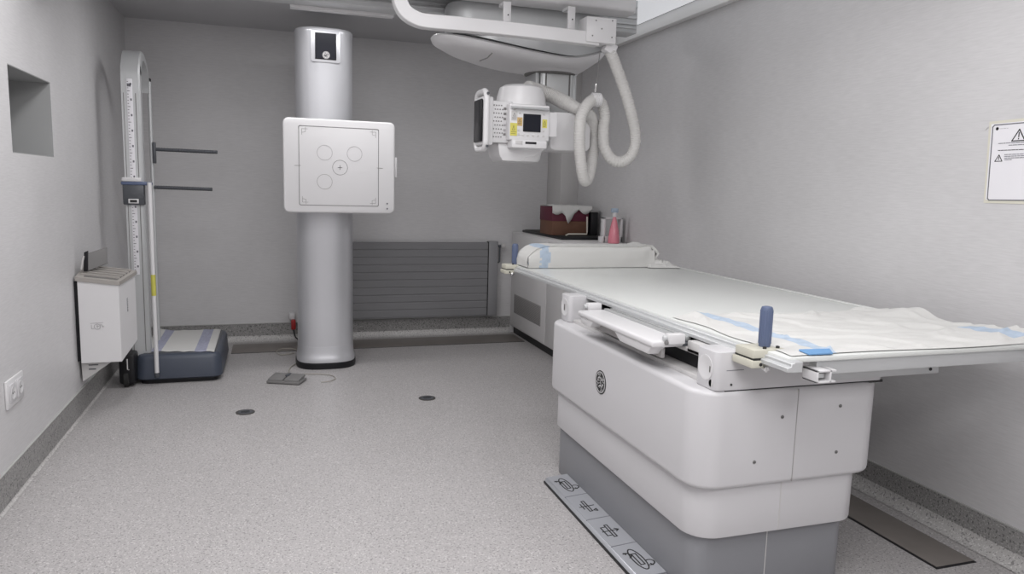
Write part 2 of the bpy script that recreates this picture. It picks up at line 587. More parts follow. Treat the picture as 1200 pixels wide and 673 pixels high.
# white shroud: lofted from the wide oval rim down to the round collar
prof = [(1.49, .50, .22, 2.195, 1.0), (1.49, .54, .26, 2.20, 1.0), (1.495, .56, .285, 2.185, 1.0), (1.50, .555, .28, 2.168, .95), (1.525, .50, .27, 2.158, .8), (1.57, .40, .25, 2.150, .6), (1.63, .30, .225, 2.143, .35), (1.68, .22, .20, 2.137, .15), (1.705, .175, .175, 2.132, 0), (1.705, .168, .168, 2.122, 0)]
b = MB()
rg = []
for c, a, bb, z, k in prof:
    ring = []
    for x, y, zz in superell(c, 4.5, a, bb, z):
        u = abs(x - 1.72) / (.78 if x < 1.72 else .34)
        ring.append((x, y, zz + k * .105 * min(1, u) ** 1.6))
    rg.append(ring)
b.loft(rg, 'white2')
b.build('shroud', t, sharp=60)
b = MB()
lo = [(1.53 + (x - 1.49) * .93, 4.49 + (y - 4.5) * .93, z + .005) for x, y, z in rg[1]]
b.loft([lo, [(1.53 + (x - 1.53) * .96, y, 2.36) for x, y, z in lo]], 'alupaint')
b.build('upper_tray', t)
b = MB()
q0, q1, q2 = P(562, 71.5, 'y', 4.28), P(571, 68, 'y', 4.25), P(577, 62, 'y', 4.235)
b.tube([q0, q1, q2], .003, 'midgrey', 6)
b.build('shroud_seam', t)
MB().lathe([(.165, 2.123), (.165, 2.114), (.158, 2.112)], (1.705, 4.5, 0), 'slotgrey').build('collar_ring', t)
b = MB()
b.prism([(x, y, 1.80) for x, y in rpoly(1.60, 1.83, 4.385, 4.62, .03)], (0, 0, .36), 'alu')
for x in (1.585, 1.835):
    b.box(x - .012, x + .012, 4.40, 4.60, 1.80, 2.16, 'alupaint', .004)
b.box(1.632, 1.638, 4.378, 4.39, 1.8, 2.15, 'slotgrey')
b.box(1.79, 1.796, 4.378, 4.39, 1.8, 2.15, 'slotgrey')
b.build('telescopic_column', t)

# ------------------------------------------------------------------ x-ray tube head
HY = 4.0
t = thing('x_ray_tube_head', 'white x-ray tube head with control screen, vents and black-faced collimator handle', 'x-ray tube', (1.35, 4.15, 1.75))


def X(px, y=HY, py=145):
    return P(px, py, 'y', y).x


def Z(py, y=HY, px=600):
    return P(px, py, 'y', y).z


hc = X(611, 4.16)
# housing: vertical barrel
zt, zb = Z(99, 4.16), Z(190, 4.16)
b = MB()
b.lathe([(.06, zt), (.105, zt - .004), (.128, zt - .018), (.142, zt - .07), (.155, zt - .14), (.158, zt - .22), (.150, zt - .30), (.138, zb + .10), (.122, zb + .02), (.112, zb + .004), (.09, zb)], (hc, 4.18, 0), 'white2', n=48)
b.build('tube_housing', t, sharp=40)
# lower collimator shell (tapered, stepped at right)
b = MB()
pl = [(584, 168), (641, 168), (641, 172), (634, 178), (628, 182), (617, 184), (614, 189), (590, 189), (586, 182)]
b.prism([Vector((X(a, 4.05), 4.05, Z(c, 4.05))) for a, c in pl], (0, .22, 0), 'white2', .008)
b.build('lower_shell', t)
# vented side box
b = MB()
b.box(X(574, 4.03), X(601, 4.03), 4.03, 4.30, Z(168, 4.03), Z(119, 4.03), 'white2', .008)
b.build('collimator_box', t)
b = MB()
for i in range(4):
    for j in range(9):
        x = X(578.5 + i * 2.9 + (j % 2) * 1.4, 4.03)
        z = Z(124.5 + j * 4.6, 4.03)
        b.lathe([(.0042, 0), (.0042, -.0015)], (x, 4.029, z), 'midgrey', 'y', 6)
b.build('vent_holes', t)
for py in (128, 134, 140, 147, 153, 158):
    x, z = X(591.5, 4.03), Z(py, 4.03)
    b = MB()
    b.box(x - .008, x + .006, 4.026, 4.031, z - .006, z + .006, 'inklight' if py % 2 else 'midgrey', .001)
    b.build('side_button', t)
# console
cy0 = 3.97
b = MB()
b.box(X(597, cy0), X(644, cy0), cy0, 4.10, Z(164, cy0), Z(121, cy0), 'white2', .008)
b.box(X(643, cy0), X(651, 4.02), cy0 + .02, 4.10, Z(158, cy0), Z(128, cy0), 'white2', .008)
b.build('control_console', t)
b = MB()
b.prism([Vector((X(598, cy0), cy0 - .03, Z(127, cy0))), Vector((X(598, cy0), cy0 + .02, Z(122, cy0))), Vector((X(598, cy0), cy0 + .02, Z(127.5, cy0)))], (X(642, cy0) - X(598, cy0), 0, 0), 'alupaint')
b.build('console_visor', t)
b = MB().box(X(613, cy0), X(633.5, cy0), cy0 - .006, cy0 + .004, Z(153.5, cy0), Z(132.5, cy0), 'black', .002)
b.box(X(614, cy0), X(632.5, cy0), cy0 - .007, cy0 - .005, Z(152.5, cy0), Z(133.5, cy0), 'screen')
b.build('screen', t)


def label_(px0, px1, py0, py1, mat, nm='warning_label', lines=True):
    b = MB().box(X(px0, cy0), X(px1, cy0), cy0 - .0015, cy0 + .001, Z(py1, cy0), Z(py0, cy0), mat)
    if lines:
        x0, x1 = X(px0 + 1, cy0), X(px1 - 1, cy0)
        xm = (x0 + x1) / 2
        zc, h = (Z(py0, cy0) + Z(py1, cy0)) / 2, (Z(py0, cy0) - Z(py1, cy0))
        strokes(b, [[(xm - .007, zc - h * .05), (xm, zc + h * .3), (xm + .007, zc - h * .05), (xm - .007, zc - h * .05)], [(x0, zc - h * .2), (x1, zc - h * .2)], [(x0, zc - h * .33), (x1 - .004, zc - h * .33)]], (0, cy0 - .0015, 0), (1, 0, 0), (0, 0, 1), (0, -1, 0), .0016, .0004, 'ink')
    o = b.build(nm, t)
    return o


label_(598, 606, 144, 159, 'yellow')
label_(606, 612, 137, 147, 'orange')
label_(635.5, 641, 138, 148, 'yellow')
label_(599, 606, 130, 141, 'offwhite', 'white_label')
for px, py in ((608, 152), (608, 157), (613, 158), (619, 158), (625, 158), (631, 158), (637, 152), (637, 158), (637, 132), (609, 132), (603, 128)):
    x, z = X(px, cy0), Z(py, cy0)
    b = MB()
    b.box(x - .006, x + .006, cy0 - .004, cy0, z - .005, z + .005, 'offwhite', .0015)
    b.build('console_button', t)
b = MB().box(X(600, cy0), X(641, cy0), cy0 - .01, 4.12, Z(173, cy0), Z(163.5, cy0), 'white2', .006)
b.build('lower_console', t)
b = MB().box(X(615.5, cy0), X(628.5, cy0), cy0 - .013, cy0 - .009, Z(168, cy0), Z(165.5, cy0), 'black', .001)
b.box(X(604, cy0), X(612, cy0), cy0 - .012, cy0 - .009, Z(169, cy0), Z(164.5, cy0), 'offwhite', .001)
b.build('card_slot', t)
# handle ring in the y-z plane round the black window
hx = X(569, 3.99)
b = MB()
pts = rrect(4.075, (Z(106, 3.99) + Z(178, 3.99)) / 2, .20, Z(106, 3.99) - Z(178, 3.99) - .02, .05, 8)
b.tube([(hx, y, z) for y, z in pts], .017, 'white2', 10, loop=True)
b.build('handle_ring', t, sharp=60)
b = MB()
b.box(hx - .015, X(577, 4.03), 4.01, 4.15, Z(171, 3.99), Z(114, 3.99), 'white2', .01)
b.build('collimator_nose', t)
b = MB()
b.box(hx - .028, hx - .012, 4.0, 4.14, Z(167.5, 3.99), Z(117.5, 3.99), 'black', .006)
b.build('black_window', t)
for py in (112, 173):
    MB().lathe([(.008, 0), (.008, -.006)], (hx + .002, 3.96, Z(py, 3.99)), 'darkgrey', 'y', 12).build('handle_screw', t)
# arm
b = MB()
ax0, ax1 = X(645, 4.12), X(693, 4.12)
b.prism([(x, 4.12, z) for x, z in rpoly(ax0, ax1, Z(177, 4.12, 670), Z(132, 4.12, 670), .035, 6)], (0, .30, 0), 'white2', .012)
b.build('support_arm', t)
b = MB()
b.lathe([(.09, X(639, 4.12)), (.10, X(641, 4.12)), (.10, X(650, 4.12)), (.085, X(652, 4.12))], (0, 4.22, Z(152, 4.12)), 'alupaint', 'x', 32)
b.build('pivot_collar', t)
b = MB()
b.prism([(x, 4.16, z) for x, z in rpoly(X(693, 4.16), X(700, 4.16), Z(170, 4.16, 690), Z(142, 4.16, 690), .012, 5)], (0, .2, 0), 'white2', .006)
b.build('arm_end_cap', t)

# ------------------------------------------------------------------ ribbed hoses
def hose(path, r, name, label):
    pts = catmull(path, 24)
    # resample evenly
    L = [0]
    for a, c in zip(pts[:-1], pts[1:]):
        L.append(L[-1] + (c - a).length)
    step = .0048
    n = int(L[-1] / step)
    out, i = [], 0
    for k in range(n + 1):
        s_ = k * L[-1] / n
        while i < len(L) - 2 and L[i + 1] < s_:
            i += 1
        f = (s_ - L[i]) / max(L[i + 1] - L[i], 1e-9)
        out.append(pts[i].lerp(pts[i + 1], f))
    rad = [(r + .010 * max(0, 1 - max(0, k / n * L[-1] - .30) / .10) if k / n * L[-1] > .30 else r + .010) * (1.0 if k % 3 else 0.90) for k in range(n + 1)]
    b = MB()
    b.tube(out, rad, lambda k, j: 'hosedark' if k % 3 == 0 and False else 'hose', 14)
    o = b.build(name, None, sharp=80)
    tag(o, label, 'hose')
    return o


hp = [(618, 103, 4.22), (632, 107, 4.27), (648, 113, 4.24), (664, 121, 4.16), (676, 127, 4.10), (687, 131, 4.08), (694, 140, 4.11), (697, 158, 4.15), (695, 182, 4.14), (690, 206, 4.10), (685.5, 212, 4.05), (682, 200, 4.02), (679.5, 178, 4.00), (679, 155, 3.99), (681, 137, 4.0), (688, 123, 4.02), (697, 117, 4.05), (705, 122, 4.07), (708.5, 136, 4.08), (707, 155, 4.08), (708, 172, 4.07), (716, 186, 4.06), (727, 190, 4.05), (738, 184, 4.04), (744, 170, 4.03), (744, 154, 4.02), (739, 130, 4.0), (731, 103, 4.0), (722, 78, 3.99), (715, 60, 3.98)]
hose([P(a, c, 'y', d) for a, c, d in hp], .0345, 'cable_hose', 'white ribbed cable hose looping beside the x-ray tube head')
# tie and suspension wire
t = thing('hose_hanger', 'thin steel suspension wire holding up the looped white hose', 'wire', P(697, 112, 'y', 4.05))
b = MB()
A, B = P(703, 62, 'y', 4.0), P(697.5, 108, 'y', 4.05)
b.tube([A, A.lerp(B, .5), B], .0025, 'midgrey', 6)
b.build('wire', t)
b = MB()
B1 = P(698.5, 98, 'y', 4.04)
b.tube([B1, B1.lerp(B, .25), B1.lerp(B, .5), B1.lerp(B, .75), B], [.004, .008, .005, .008, .005], 'chrome', 8)
b.build('turnbuckle', t)
b = MB()
c0 = P(697, 117, 'y', 4.05)
for k in range(5):
    xx = c0.x - .02 + .011 * k
    b.lathe([(.038, 0), (.041, .003), (.041, .007), (.038, .010)], (xx, c0.y, c0.z - .0), 'white2', 'x', 20)
b.build('tie_wrap', t)

# ------------------------------------------------------------------ wall stand
t = thing('x_ray_wall_stand', 'tall silver column with a white square x-ray detector panel', 'x-ray stand', (.385, 5.75, 0))
cxc = .388


def colring(z, g=0.0):
    out = []
    n = 60
    for j in range(n):
        th = 2 * PI * j / n
        c, s_ = math.cos(th), math.sin(th)
        e = 2.9
        out.append((cxc + (.207 + g) * math.copysign(abs(c) ** (2 / e), c), 5.79 + (.21 + g) * math.copysign(abs(s_) ** (2 / e), s_), z))
    return out


b = MB()
b.loft([colring(0.10), colring(2.46), colring(2.47, .002), colring(2.49, .002), colring(2.50, -.004), colring(2.502, -.02)], 'silver')
b.build('column', t, sharp=50)
b = MB()
b.loft([colring(.045, .012), colring(.075, .014), colring(.09, .008), colring(.13, .003), colring(.17, .0015)], 'silver')
b.build('base_collar', t, sharp=50)
b = MB()
b.loft([colring(0, .016), colring(.02, .02), colring(.046, .018), colring(.05, .008)], 'black')
b.build('base_ring', t, sharp=50)
b = MB()
fy = 5.578
dx0, dx1, dz0, dz1 = P(369, 54, 'y', fy).x, P(394, 54, 'y', fy).x, P(382, 70, 'y', fy).z, P(382, 39, 'y', fy).z
b.prism([(x, fy - .006, z) for x, z in rpoly(dx0 - .028, dx1 + .028, dz0 - .02, dz1 + .02, .015)], (0, .02, 0), 'silver', .003)
b.build('display_bezel', t)
b = MB()
b.box(dx0, dx1, fy - .012, fy - .004, dz0, dz1, 'black', .003)
b.box(dx0 + .006, dx1 - .006, fy - .0135, fy - .011, dz0 + .006, dz1 - .006, 'screen')
b.build('display', t)
b = MB()
monogram(b, (P(382, 65, 'y', fy).x, fy - .0138, P(382, 65, 'y', fy).z), (1, 0, 0), (0, 0, 1), (0, -1, 0), .026, 'offwhite', 'inkgrey')
b.build('round_badge', t)
# detector
pz0, pz1, px0, px1 = 1.187, 1.845, .085, .862
b = MB()
plan = []
for x, z in rpoly(px0, px1, pz0, pz1, .04, 7):
    plan.append((x, 5.40, z))
b.prism(plan, (0, .10, 0), 'white2', .012, 3)
b.build('detector_panel', t)
b = MB().box(.25, .53, 5.49, 5.60, 1.32, 1.70, 'alupaint', .01)
b.build('detector_carriage', t)
b = MB()
O = (0, 5.40, 0)
ex, ez, nn = (1, 0, 0), (0, 0, 1), (0, -1, 0)
dx = lambda px: P(px, 200, 'y', 5.4).x
dz = lambda py: P(397, py, 'y', 5.4).z
qx0, qx1, qz0, qz1 = dx(350.5), dx(443.5), dz(241), dz(149.5)
strokes(b, [[(x, z) for x, z in rpoly(qx0, qx1, qz0, qz1, .01, 3)] + [rpoly(qx0, qx1, qz0, qz1, .01, 3)[0]]], O, ex, ez, nn, .0045, .001, 'midgrey')
i_ = .025
for sx, sz in ((0, 0), (1, 0), (0, 1), (1, 1)):
    X_, Z_ = (qx1 if sx else qx0), (qz1 if sz else qz0)
    ux, uz = (-1 if sx else 1), (-1 if sz else 1)
    strokes(b, [[(X_ + ux * .02, Z_ + uz * .06), (X_ + ux * .02, Z_ + uz * .02), (X_ + ux * .06, Z_ + uz * .02)], [(X_ + ux * .045, Z_ + uz * .008), (X_ + ux * .045, Z_ + uz * .04), (X_ + ux * .02, Z_ + uz * .045)]], O, ex, ez, nn, .002, .001, 'midgrey')
xm = (qx0 + qx1) / 2
strokes(b, [[(qx0 - .03, (qz0 + qz1) / 2), (qx0 + .01, (qz0 + qz1) / 2)], [(qx1 - .01, (qz0 + qz1) / 2), (qx1 + .03, (qz0 + qz1) / 2)]], O, ex, ez, nn, .003, .001, 'midgrey')
b.build('target_frame_lines', t)
for cpx, cpy, r, mt in ((380.5, 179, .052, 'inklight'), (415.5, 180.5, .052, 'inklight'), (398.5, 196.5, .052, 'midgrey'), (380.5, 213, .052, 'vent')):
    c = (P(cpx, cpy, 'y', 5.4).x, P(cpx, cpy, 'y', 5.4).z)
    b = MB()
    strokes(b, [circle2(c[0], c[1], r, 30)], O, ex, ez, nn, .0025, .001, mt)
    b.build('chamber_circle', t)
b = MB()
c = (P(398.5, 196.5, 'y', 5.4).x, P(398.5, 196.5, 'y', 5.4).z)
strokes(b, [[(c[0] - .015, c[1]), (c[0] + .015, c[1])], [(c[0], c[1] - .015), (c[0], c[1] + .015)]], O, ex, ez, nn, .003, .001, 'ink')
b.build('centre_cross', t)
b = MB()
b.box(px1 - .004, px1 + .02, 5.42, 5.48, 1.45, 1.60, 'white2', .008)
b.build('release_grip', t)
for zz in (1.225, 1.262):
    MB().lathe([(.006, 0), (.006, -.002)], (px1 - .055, 5.399, zz), 'inkgrey', 'y', 10).build('indicator_mark', t)

# plug behind the column
t = thing('wall_plug', 'white and dark red plug with a lead, low on the wall beside the column', 'plug', (.17, 6.66, .2))
b = MB().box(.135, .185, 6.62, 6.70, .20, .255, 'white2', .008)
b.build('plug_body', t)
b = MB().box(.15, .19, 6.60, 6.63, .11, .20, 'red', .01)
b.tube(catmull([(.17, 6.61, .12), (.185, 6.58, .05), (.22, 6.54, .03)], 6), .006, 'black', 6)
b.build('dark_lead', t)

# ------------------------------------------------------------------ foot pedal and its cable
t = thing('foot_pedal', 'small grey foot pedal switch lying on the floor in front of the silver column', 'foot switch', (.09, 5.27, 0))
mt_ = Matrix.Translation((.085, 5.26, 0)) @ Matrix.Rotation(math.radians(-24), 4, 'Z')
b = MB().box(-.12, .12, -.07, .07, .003, .022, 'midgrey', .006, mtx=mt_)
b.build('pedal_base', t)
for sx in (-1, 1):
    b = MB()
    m2 = mt_ @ Matrix.Translation((sx * .058, 0, .03)) @ Matrix.Rotation(math.radians(7), 4, 'X')
    b.box(-.053, .053, -.066, .066, -.008, .012, 'midgrey', .005, mtx=m2)
    b.build('pedal', t)
b = MB().box(-.014, .014, .0, .07, .02, .05, 'darkgrey', .006, mtx=mt_)
b.build('centre_bridge', t)
path = [(.12, 5.33, .035), (.10, 5.42, .008), (.12, 5.58, .006), (.19, 5.62, .006)]
path = [P(348, 441, 'z', .03), P(339, 437, 'z', .01), P(341, 430, 'z', .006), P(350, 424, 'z', .006), P(352, 415, 'z', .006), P(344, 409, 'z', .006), P(330, 409, 'z', .006), P(324, 413, 'z', .006), P(330, 416, 'z', .006), P(345, 414, 'z', .008)]
b = MB().tube(catmull(path, 8), .004, 'cable', 8)
tag(b.build('pedal_cable'), 'thin beige cable coiled on the floor left of the column foot', 'cable')
path = [P(350, 438.5, 'z', .005), P(363, 438.5, 'z', .005), P(376, 438.5, 'z', .005), P(388, 440, 'z', .005), P(393, 443.5, 'z', .005), P(386, 447, 'z', .005), P(376, 448, 'z', .005)]
b = MB().tube(catmull(path, 8), .003, 'cable', 8)
tag(b.build('floor_cable'), 'thin pale cable looping on the floor in front of the column foot', 'cable')

# drains
for px, py, lab in ((287.5, 483.5, 'small round dark floor socket nearer the left wall'), (500.5, 467, 'small round dark floor socket in the middle of the open floor')):
    c = P(px, py, 'z', 0)
    t = thing('floor_socket', lab, 'floor socket', (c.x, c.y, 0))
    b = MB().lathe([(.056, 0), (.056, .003), (.050, .005), (.044, .004)], (c.x, c.y, 0), 'drain', n=32)
    b.build('rim', t)
    b = MB().lathe([(.043, .002), (.043, .0045), (.03, .005)], (c.x, c.y, 0), 'darkgrey', n=32)
    for k in range(3):
        b.box(c.x - .025, c.x + .025, c.y - .018 + k * .015, c.y - .012 + k * .015, .004, .006, 'ink')
    b.build('cap', t)

# ------------------------------------------------------------------ radiator
t = thing('radiator', 'dark grey horizontally fluted radiator low on the back wall', 'radiator', (1.3, 6.65, .17))
b = MB()
n = 10
z0, z1 = .19, .885
for k in range(n):
    a, c = z0 + (z1 - z0) * k / n, z0 + (z1 - z0) * (k + 1) / n
    b.prism([(.35, 6.620, a + .001), (.35, 6.612, a + .008), (.35, 6.612, c - .008), (.35, 6.620, c - .001), (.35, 6.66, c - .001), (.35, 6.66, a + .001)], (1.59, 0, 0), 'radiator')
    b.box(.35, 1.94, 6.6165, 6.66, a - .004, a + .004, 'radiator')
b.build('fluted_panel', t)
b = MB().box(1.945, 2.035, 6.60, 6.675, .185, .895, 'radside', .004)
b.box(1.938, 1.95, 6.605, 6.66, .19, .89, 'ink')
b.build('side_cover', t)
for x in (.5, 1.8):
    MB().box(x, x + .03, 6.655, 6.692, .3, .8, 'radside').build('wall_bracket', t)
b = MB().tube([(2.035, 6.63, .85), (2.07, 6.63, .85)], .012, 'darkgrey', 10)
b.lathe([(.016, 0), (.026, .006), (.026, .035), (.02, .045)], (2.07, 6.63, .85), 'offwhite', 'x', 16)
b.tube([(2.06, 6.63, .85), (2.06, 6.63, .70), (2.06, 6.685, .69)], .008, 'darkgrey', 8)
b.build('valve', t)

# ------------------------------------------------------------------ cabinet
t = thing('storage_cabinet', 'white metal cabinet against the right wall behind the table', 'cabinet', (2.46, 5.95, 0))
CX0, CX1, CY0, CY1, CZ = 2.2, 2.70, 5.20, 6.68, .985
MB().box(CX0, CX1, CY0, CY1, .075, CZ, 'cabwhite', .005).build('body', t)
MB().box(CX0 + .03, CX1 - .02, CY0 + .03, CY1 - .02, 0, .08, 'black').build('plinth', t)
b = MB()
for (ya, yb) in ((5.23, 5.70), (5.715, 6.655)):
    o = MB().box(CX0 - .008, CX0 + .002, ya, yb, .09, CZ - .02, 'cabwhite', .003).build('door', t)
b = MB().box(CX0 - .011, CX0 - .006, 5.82, 6.55, .22, .40, 'vent', .002)
for k in range(14):
    b.box(CX0 - .0125, CX0 - .010, 5.83, 6.54, .228 + k * .012, .231 + k * .012, 'slotgrey')
b.build('vent_panel', t)

# things on the cabinet
b = MB().box(2.28, 2.69, 5.62, 6.63, CZ, CZ + .022, 'black', .006)
b.box(2.30, 2.67, 5.64, 6.61, CZ + .022, CZ + .026, 'rubber', .001)
tag(b.build('black_tray'), 'flat black tray lying on top of the white cabinet', 'tray')
TZ = CZ + .026
t = thing('cardboard_box', 'maroon and brown cardboard box under white paper, on the black tray', 'box', (2.43, 6.0, TZ))
MB().box(2.27, 2.60, 5.82, 6.12, TZ, TZ + .12, 'brown', .003).build('brown_lower_half', t)
MB().box(2.267, 2.603, 5.817, 6.123, TZ + .12, TZ + .24, 'maroon', .003).build('maroon_upper_half', t)
# draped paper
b = MB()
top = TZ + .2415
def dr(x):  # how far the paper hangs down the front
    u = (x - 2.26) / .35
    return .02 + .04 * abs(math.sin(u * 9)) + .10 * max(0, 1 - abs(u - .42) / .16) + .03 * max(0, 1 - u / .2)
nx = 40
xs = [2.262 + .37 * k / nx for k in range(nx + 1)]
rows = []
for x in xs:
    w = .004 * math.sin(x * 80)
    rows.append([(x, 6.12, top + .006 + w), (x, 6.0, top + .010 - w), (x, 5.88, top + .008 + w), (x, 5.812, top + .006), (x, 5.806 + w * .5, top - dr(x) * .5), (x, 5.808, top - dr(x))])
b.loft(rows, 'sheet', closed=False)
o = b.build('paper_sheet', recalc=True)
sm = o.modifiers.new('thick', 'SOLIDIFY'); sm.thickness = .003; sm.offset = 1
tag(o, 'crumpled white paper draped over the maroon cardboard box', 'paper')
# dark device right of it
b = MB().box(2.62, 2.685, 5.80, 6.05, TZ, TZ + .20, 'black', .006)
b.box(2.605, 2.70, 5.78, 5.84, TZ + .20, TZ + .212, 'midgrey', .002)
tag(b.build('black_case'), 'black upright case standing right of the cardboard box', 'case')
b = MB()
pts = [P(663, 277, 'y', 5.7), P(666, 275.5, 'y', 5.7), P(687.5, 275.5, 'y', 5.7), P(688, 273, 'y', 5.7), P(688, 255, 'y', 5.7)]
dzz = TZ + .006 - min(p.z for p in pts)
b.tube([p + Vector((0, 0, dzz)) for p in pts], .007, 'wirebeige', 8)
tag(b.build('wire_stand'), 'beige bent wire bracket standing in front of the cardboard box', 'bracket')
# white wire frame
t = thing('dispenser_frame', 'small white open frame beside the pink bottle on the cabinet', 'frame', (2.63, 5.35, CZ))
fx0, fx1 = P(707, 270, 'y', 5.35).x, P(729, 270, 'y', 5.35).x
fx1 = min(fx1, 2.70)
fz1 = P(715, 255, 'y', 5.35).z
for x in (fx0, fx1 - .016):
    MB().box(x, x + .016, 5.34, 5.40, CZ, fz1, 'white2', .003).build('upright', t)
MB().box(fx0, fx1, 5.34, 5.40, fz1 - .014, fz1, 'white2', .003).build('top_bar', t)
MB().box(fx0 - .02, fx1, 5.34, 5.40, CZ, CZ + .05, 'white2', .003).build('base', t)
bc = P(720, 262, 'y', 5.27)
t = thing('spray_bottle', 'pink bottle with a pale cap standing in front of the small white frame', 'bottle', (bc.x, 5.27, CZ))
k_ = bc.x
MB().lathe([(.04, CZ), (.046, CZ + .006), (.046, CZ + .03), (.038, CZ + .10), (.022, CZ + .17), (.013, CZ + .20), (.013, CZ + .215)], (k_, 5.27, 0), 'pink', n=28).build('bottle_body', t)
b = MB().lathe([(.018, CZ + .21), (.02, CZ + .225), (.018, CZ + .245)], (k_, 5.27, 0), 'white2', n=20)
b.box(k_ - .03, k_ + .026, 5.255, 5.285, CZ + .243, CZ + .278, 'sheetblue', .007)
b.build('spray_cap', t)

# ------------------------------------------------------------------ x-ray table
t = thing('x_ray_table', 'large white x-ray examination table with rounded telescoping base covers and grey skirt', 'examination table', (1.67, 2.62, 0))
b = MB()
b.prism([(x, y, 0.0) for x, y in rpoly(1.342, 1.98, 2.02, 3.28, .055)], (0, 0, .26), 'skirt', .004)
b.box(1.633, 1.636, 2.0185, 2.03, 0, .25, 'offwhite')
b.build('base_skirt', t)
b = MB()
b.prism([(x, y, .248) for x, y in rpoly(1.318, 2.01, 1.985, 3.30, .10)], (0, 0, .20), 'white', .006)
b.box(1.648, 1.652, 1.984, 1.99, .252, .44, 'offwhite')
b.build('lower_cover', t)
b = MB()
b.prism([(x, y, .432) for x, y in rpoly(1.29, 2.045, 1.958, 3.32, .10)], (0, 0, .335), 'white', .018, 4)
b.build('upper_cover', t)
b = MB().box(1.6665, 1.6695, 1.9572, 1.96, .436, .76, 'vent')
b.build('panel_seam', t)
for px, py in ((917, 489), (884, 542), (985, 476), (980, 530)):
    c = P(px, py, 'y', 1.957)
    b = MB().lathe([(.0065, 0), (.0065, -.0015), (.004, -.002)], (c.x, 1.958, c.z), 'midgrey', 'y', 14)
    b.box(c.x - .004, c.x + .004, 1.9555, 1.957, c.z - .001, c.z + .001, 'ink')
    b.build('screw', t)
b = MB()
monogram(b, (1.29, 2.692, .61), (0, -1, 0), (0, 0, 1), (-1, 0, 0), .05, 'ink', 'white2', .002)
b.build('round_badge', t)
# recessed ledge; a black block paints the shaded void under the tabletop
b = MB()
b.box(1.37, 2.02, 2.06, 3.24, .760, .782, 'offwhite', .003)
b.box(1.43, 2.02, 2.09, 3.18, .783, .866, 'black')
b.build('ledge_and_dark_void', t)
# end blocks with round dimples
for (y0, y1, nm) in ((1.965, 2.085, 'end_block'), (3.19, 3.30, 'end_block')):
    b = MB()
    b.prism([(x, y, .768) for x, y in rpoly(1.345, 2.03, y0, y1, .022, 5)], (0, 0, .128), 'white', .003)
    o = b.build(nm, t)
    yc = (y0 + y1) / 2
    b = MB().lathe([(.042, 1.3452), (.042, 1.3435), (.034, 1.3435), (.03, 1.3448)], (0, yc, .836), 'white2', 'x', 28)
    b.box(1.342, 1.3445, yc - .006, yc + .004, .82, .85, 'slotgrey', .001) if y0 > 3 else b.box(1.342, 1.3445, yc - .03, yc - .026, .825, .845, 'slotgrey', .001)
    b.build('round_dimple', o)
b = MB()
b.box(1.385, 1.45, 1.9635, 1.9655, .835, .8365, 'inkgrey')
b.box(1.385, 2.03, 1.967, 2.04, .761, .769, 'ink')
b.lathe([(.004, 0), (.004, -.002)], (1.405, 1.9645, .788), 'ink', 'y', 10)
b.lathe([(.012, 0), (.012, .001)], (1.345, 1.99, .79), 'offwhite', 'x', 10)
b.build('end_block_gap', t)
# bracket bar at the right
b = MB().box(1.70, 2.24, 1.93, 1.965, .79, .825, 'alupaint', .003)
b.lathe([(.006, 0), (.006, -.002)], (2.20, 1.93, .807), 'ink', 'y', 10)
b.build('cross_bar', t)
# bucky tray drawer
o = MB()
o.box(1.40, 1.50, 2.13, 2.92, .838, .856, 'offwhite', .004)
o.box(1.40, 1.49, 2.13, 2.23, .838, .880, 'offwhite', .004)
o.box(1.38, 1.50, 2.24, 2.98, .857, .866, 'darkgrey')
tr = o.build('bucky_drawer', t)
b = MB()
hp_ = [(2.20, .0), (2.20, .055), (2.23, .075), (2.80, .075), (2.84, .055), (2.86, .0)]
# front grip: plan outline with a scooped middle, hangs at the drawer front
b.box(1.262, 1.39, 2.235, 2.90, .855, .880, 'white2', .009, 3)
b.prism([(1.268, 2.245, .860), (1.268, 2.56, .860), (1.268, 2.50, .824), (1.268, 2.28, .824)], (.06, 0, 0), 'white2', .008)
b.prism([(1.268, 2.74, .860), (1.268, 2.89, .860), (1.268, 2.87, .824), (1.268, 2.78, .824)], (.06, 0, 0), 'white2', .008)
b.box(1.315, 1.33, 2.26, 2.88, .812, .858, 'vent', .002)
b.build('drawer_grip', tr)
for y in (2.235, 2.93):
    b = MB().box(1.32, 1.385, y - .018, y + .018, .868, .905, 'white2', .005)
    b.lathe([(.012, 1.319), (.012, 1.310), (.008, 1.307)], (0, y + .003, .888), 'alupaint', 'x', 14)
    b.lathe([(.007, 1.319), (.007, 1.310)], (0, y - .008, .874), 'midgrey', 'x', 10)
    b.build('latch', tr)
b = MB()
for k in range(2):
    b.box(1.39 + .03 * k, 1.41 + .03 * k, 2.27, 2.90, .868, .884, 'alu', .001)
b.build('grid_guides', tr)

# tabletop
TX0, TX1, TY0, TY1, TT = 1.455, 2.50, 1.765, 4.43, .92
b = MB()
b.box(TX0, TX1, TY0, TY1, TT - .016, TT, 'whitetop', .004)
b.box(TX1 - .03, TX1, TY0, TY1, TT, TT + .004, 'whitetop', .0015)
b.build('tabletop', t)
b = MB()
b.box(TX0 + .12, TX1 - .05, TY0 + .015, TY0 + .05, TT - .062, TT - .016, 'alupaint', .003)
b.box(TX0 + .12, TX1 - .05, TY1 - .05, TY1 - .015, TT - .062, TT - .016, 'alupaint', .003)
b.box(TX0 + .20, TX0 + .24, TY0 + .05, TY1 - .05, TT - .055, TT - .016, 'alupaint', .003)
b.box(TX1 - .10, TX1 - .06, TY0 + .05, TY1 - .05, TT - .055, TT - .016, 'alupaint', .003)
b.build('tabletop_frame', t)


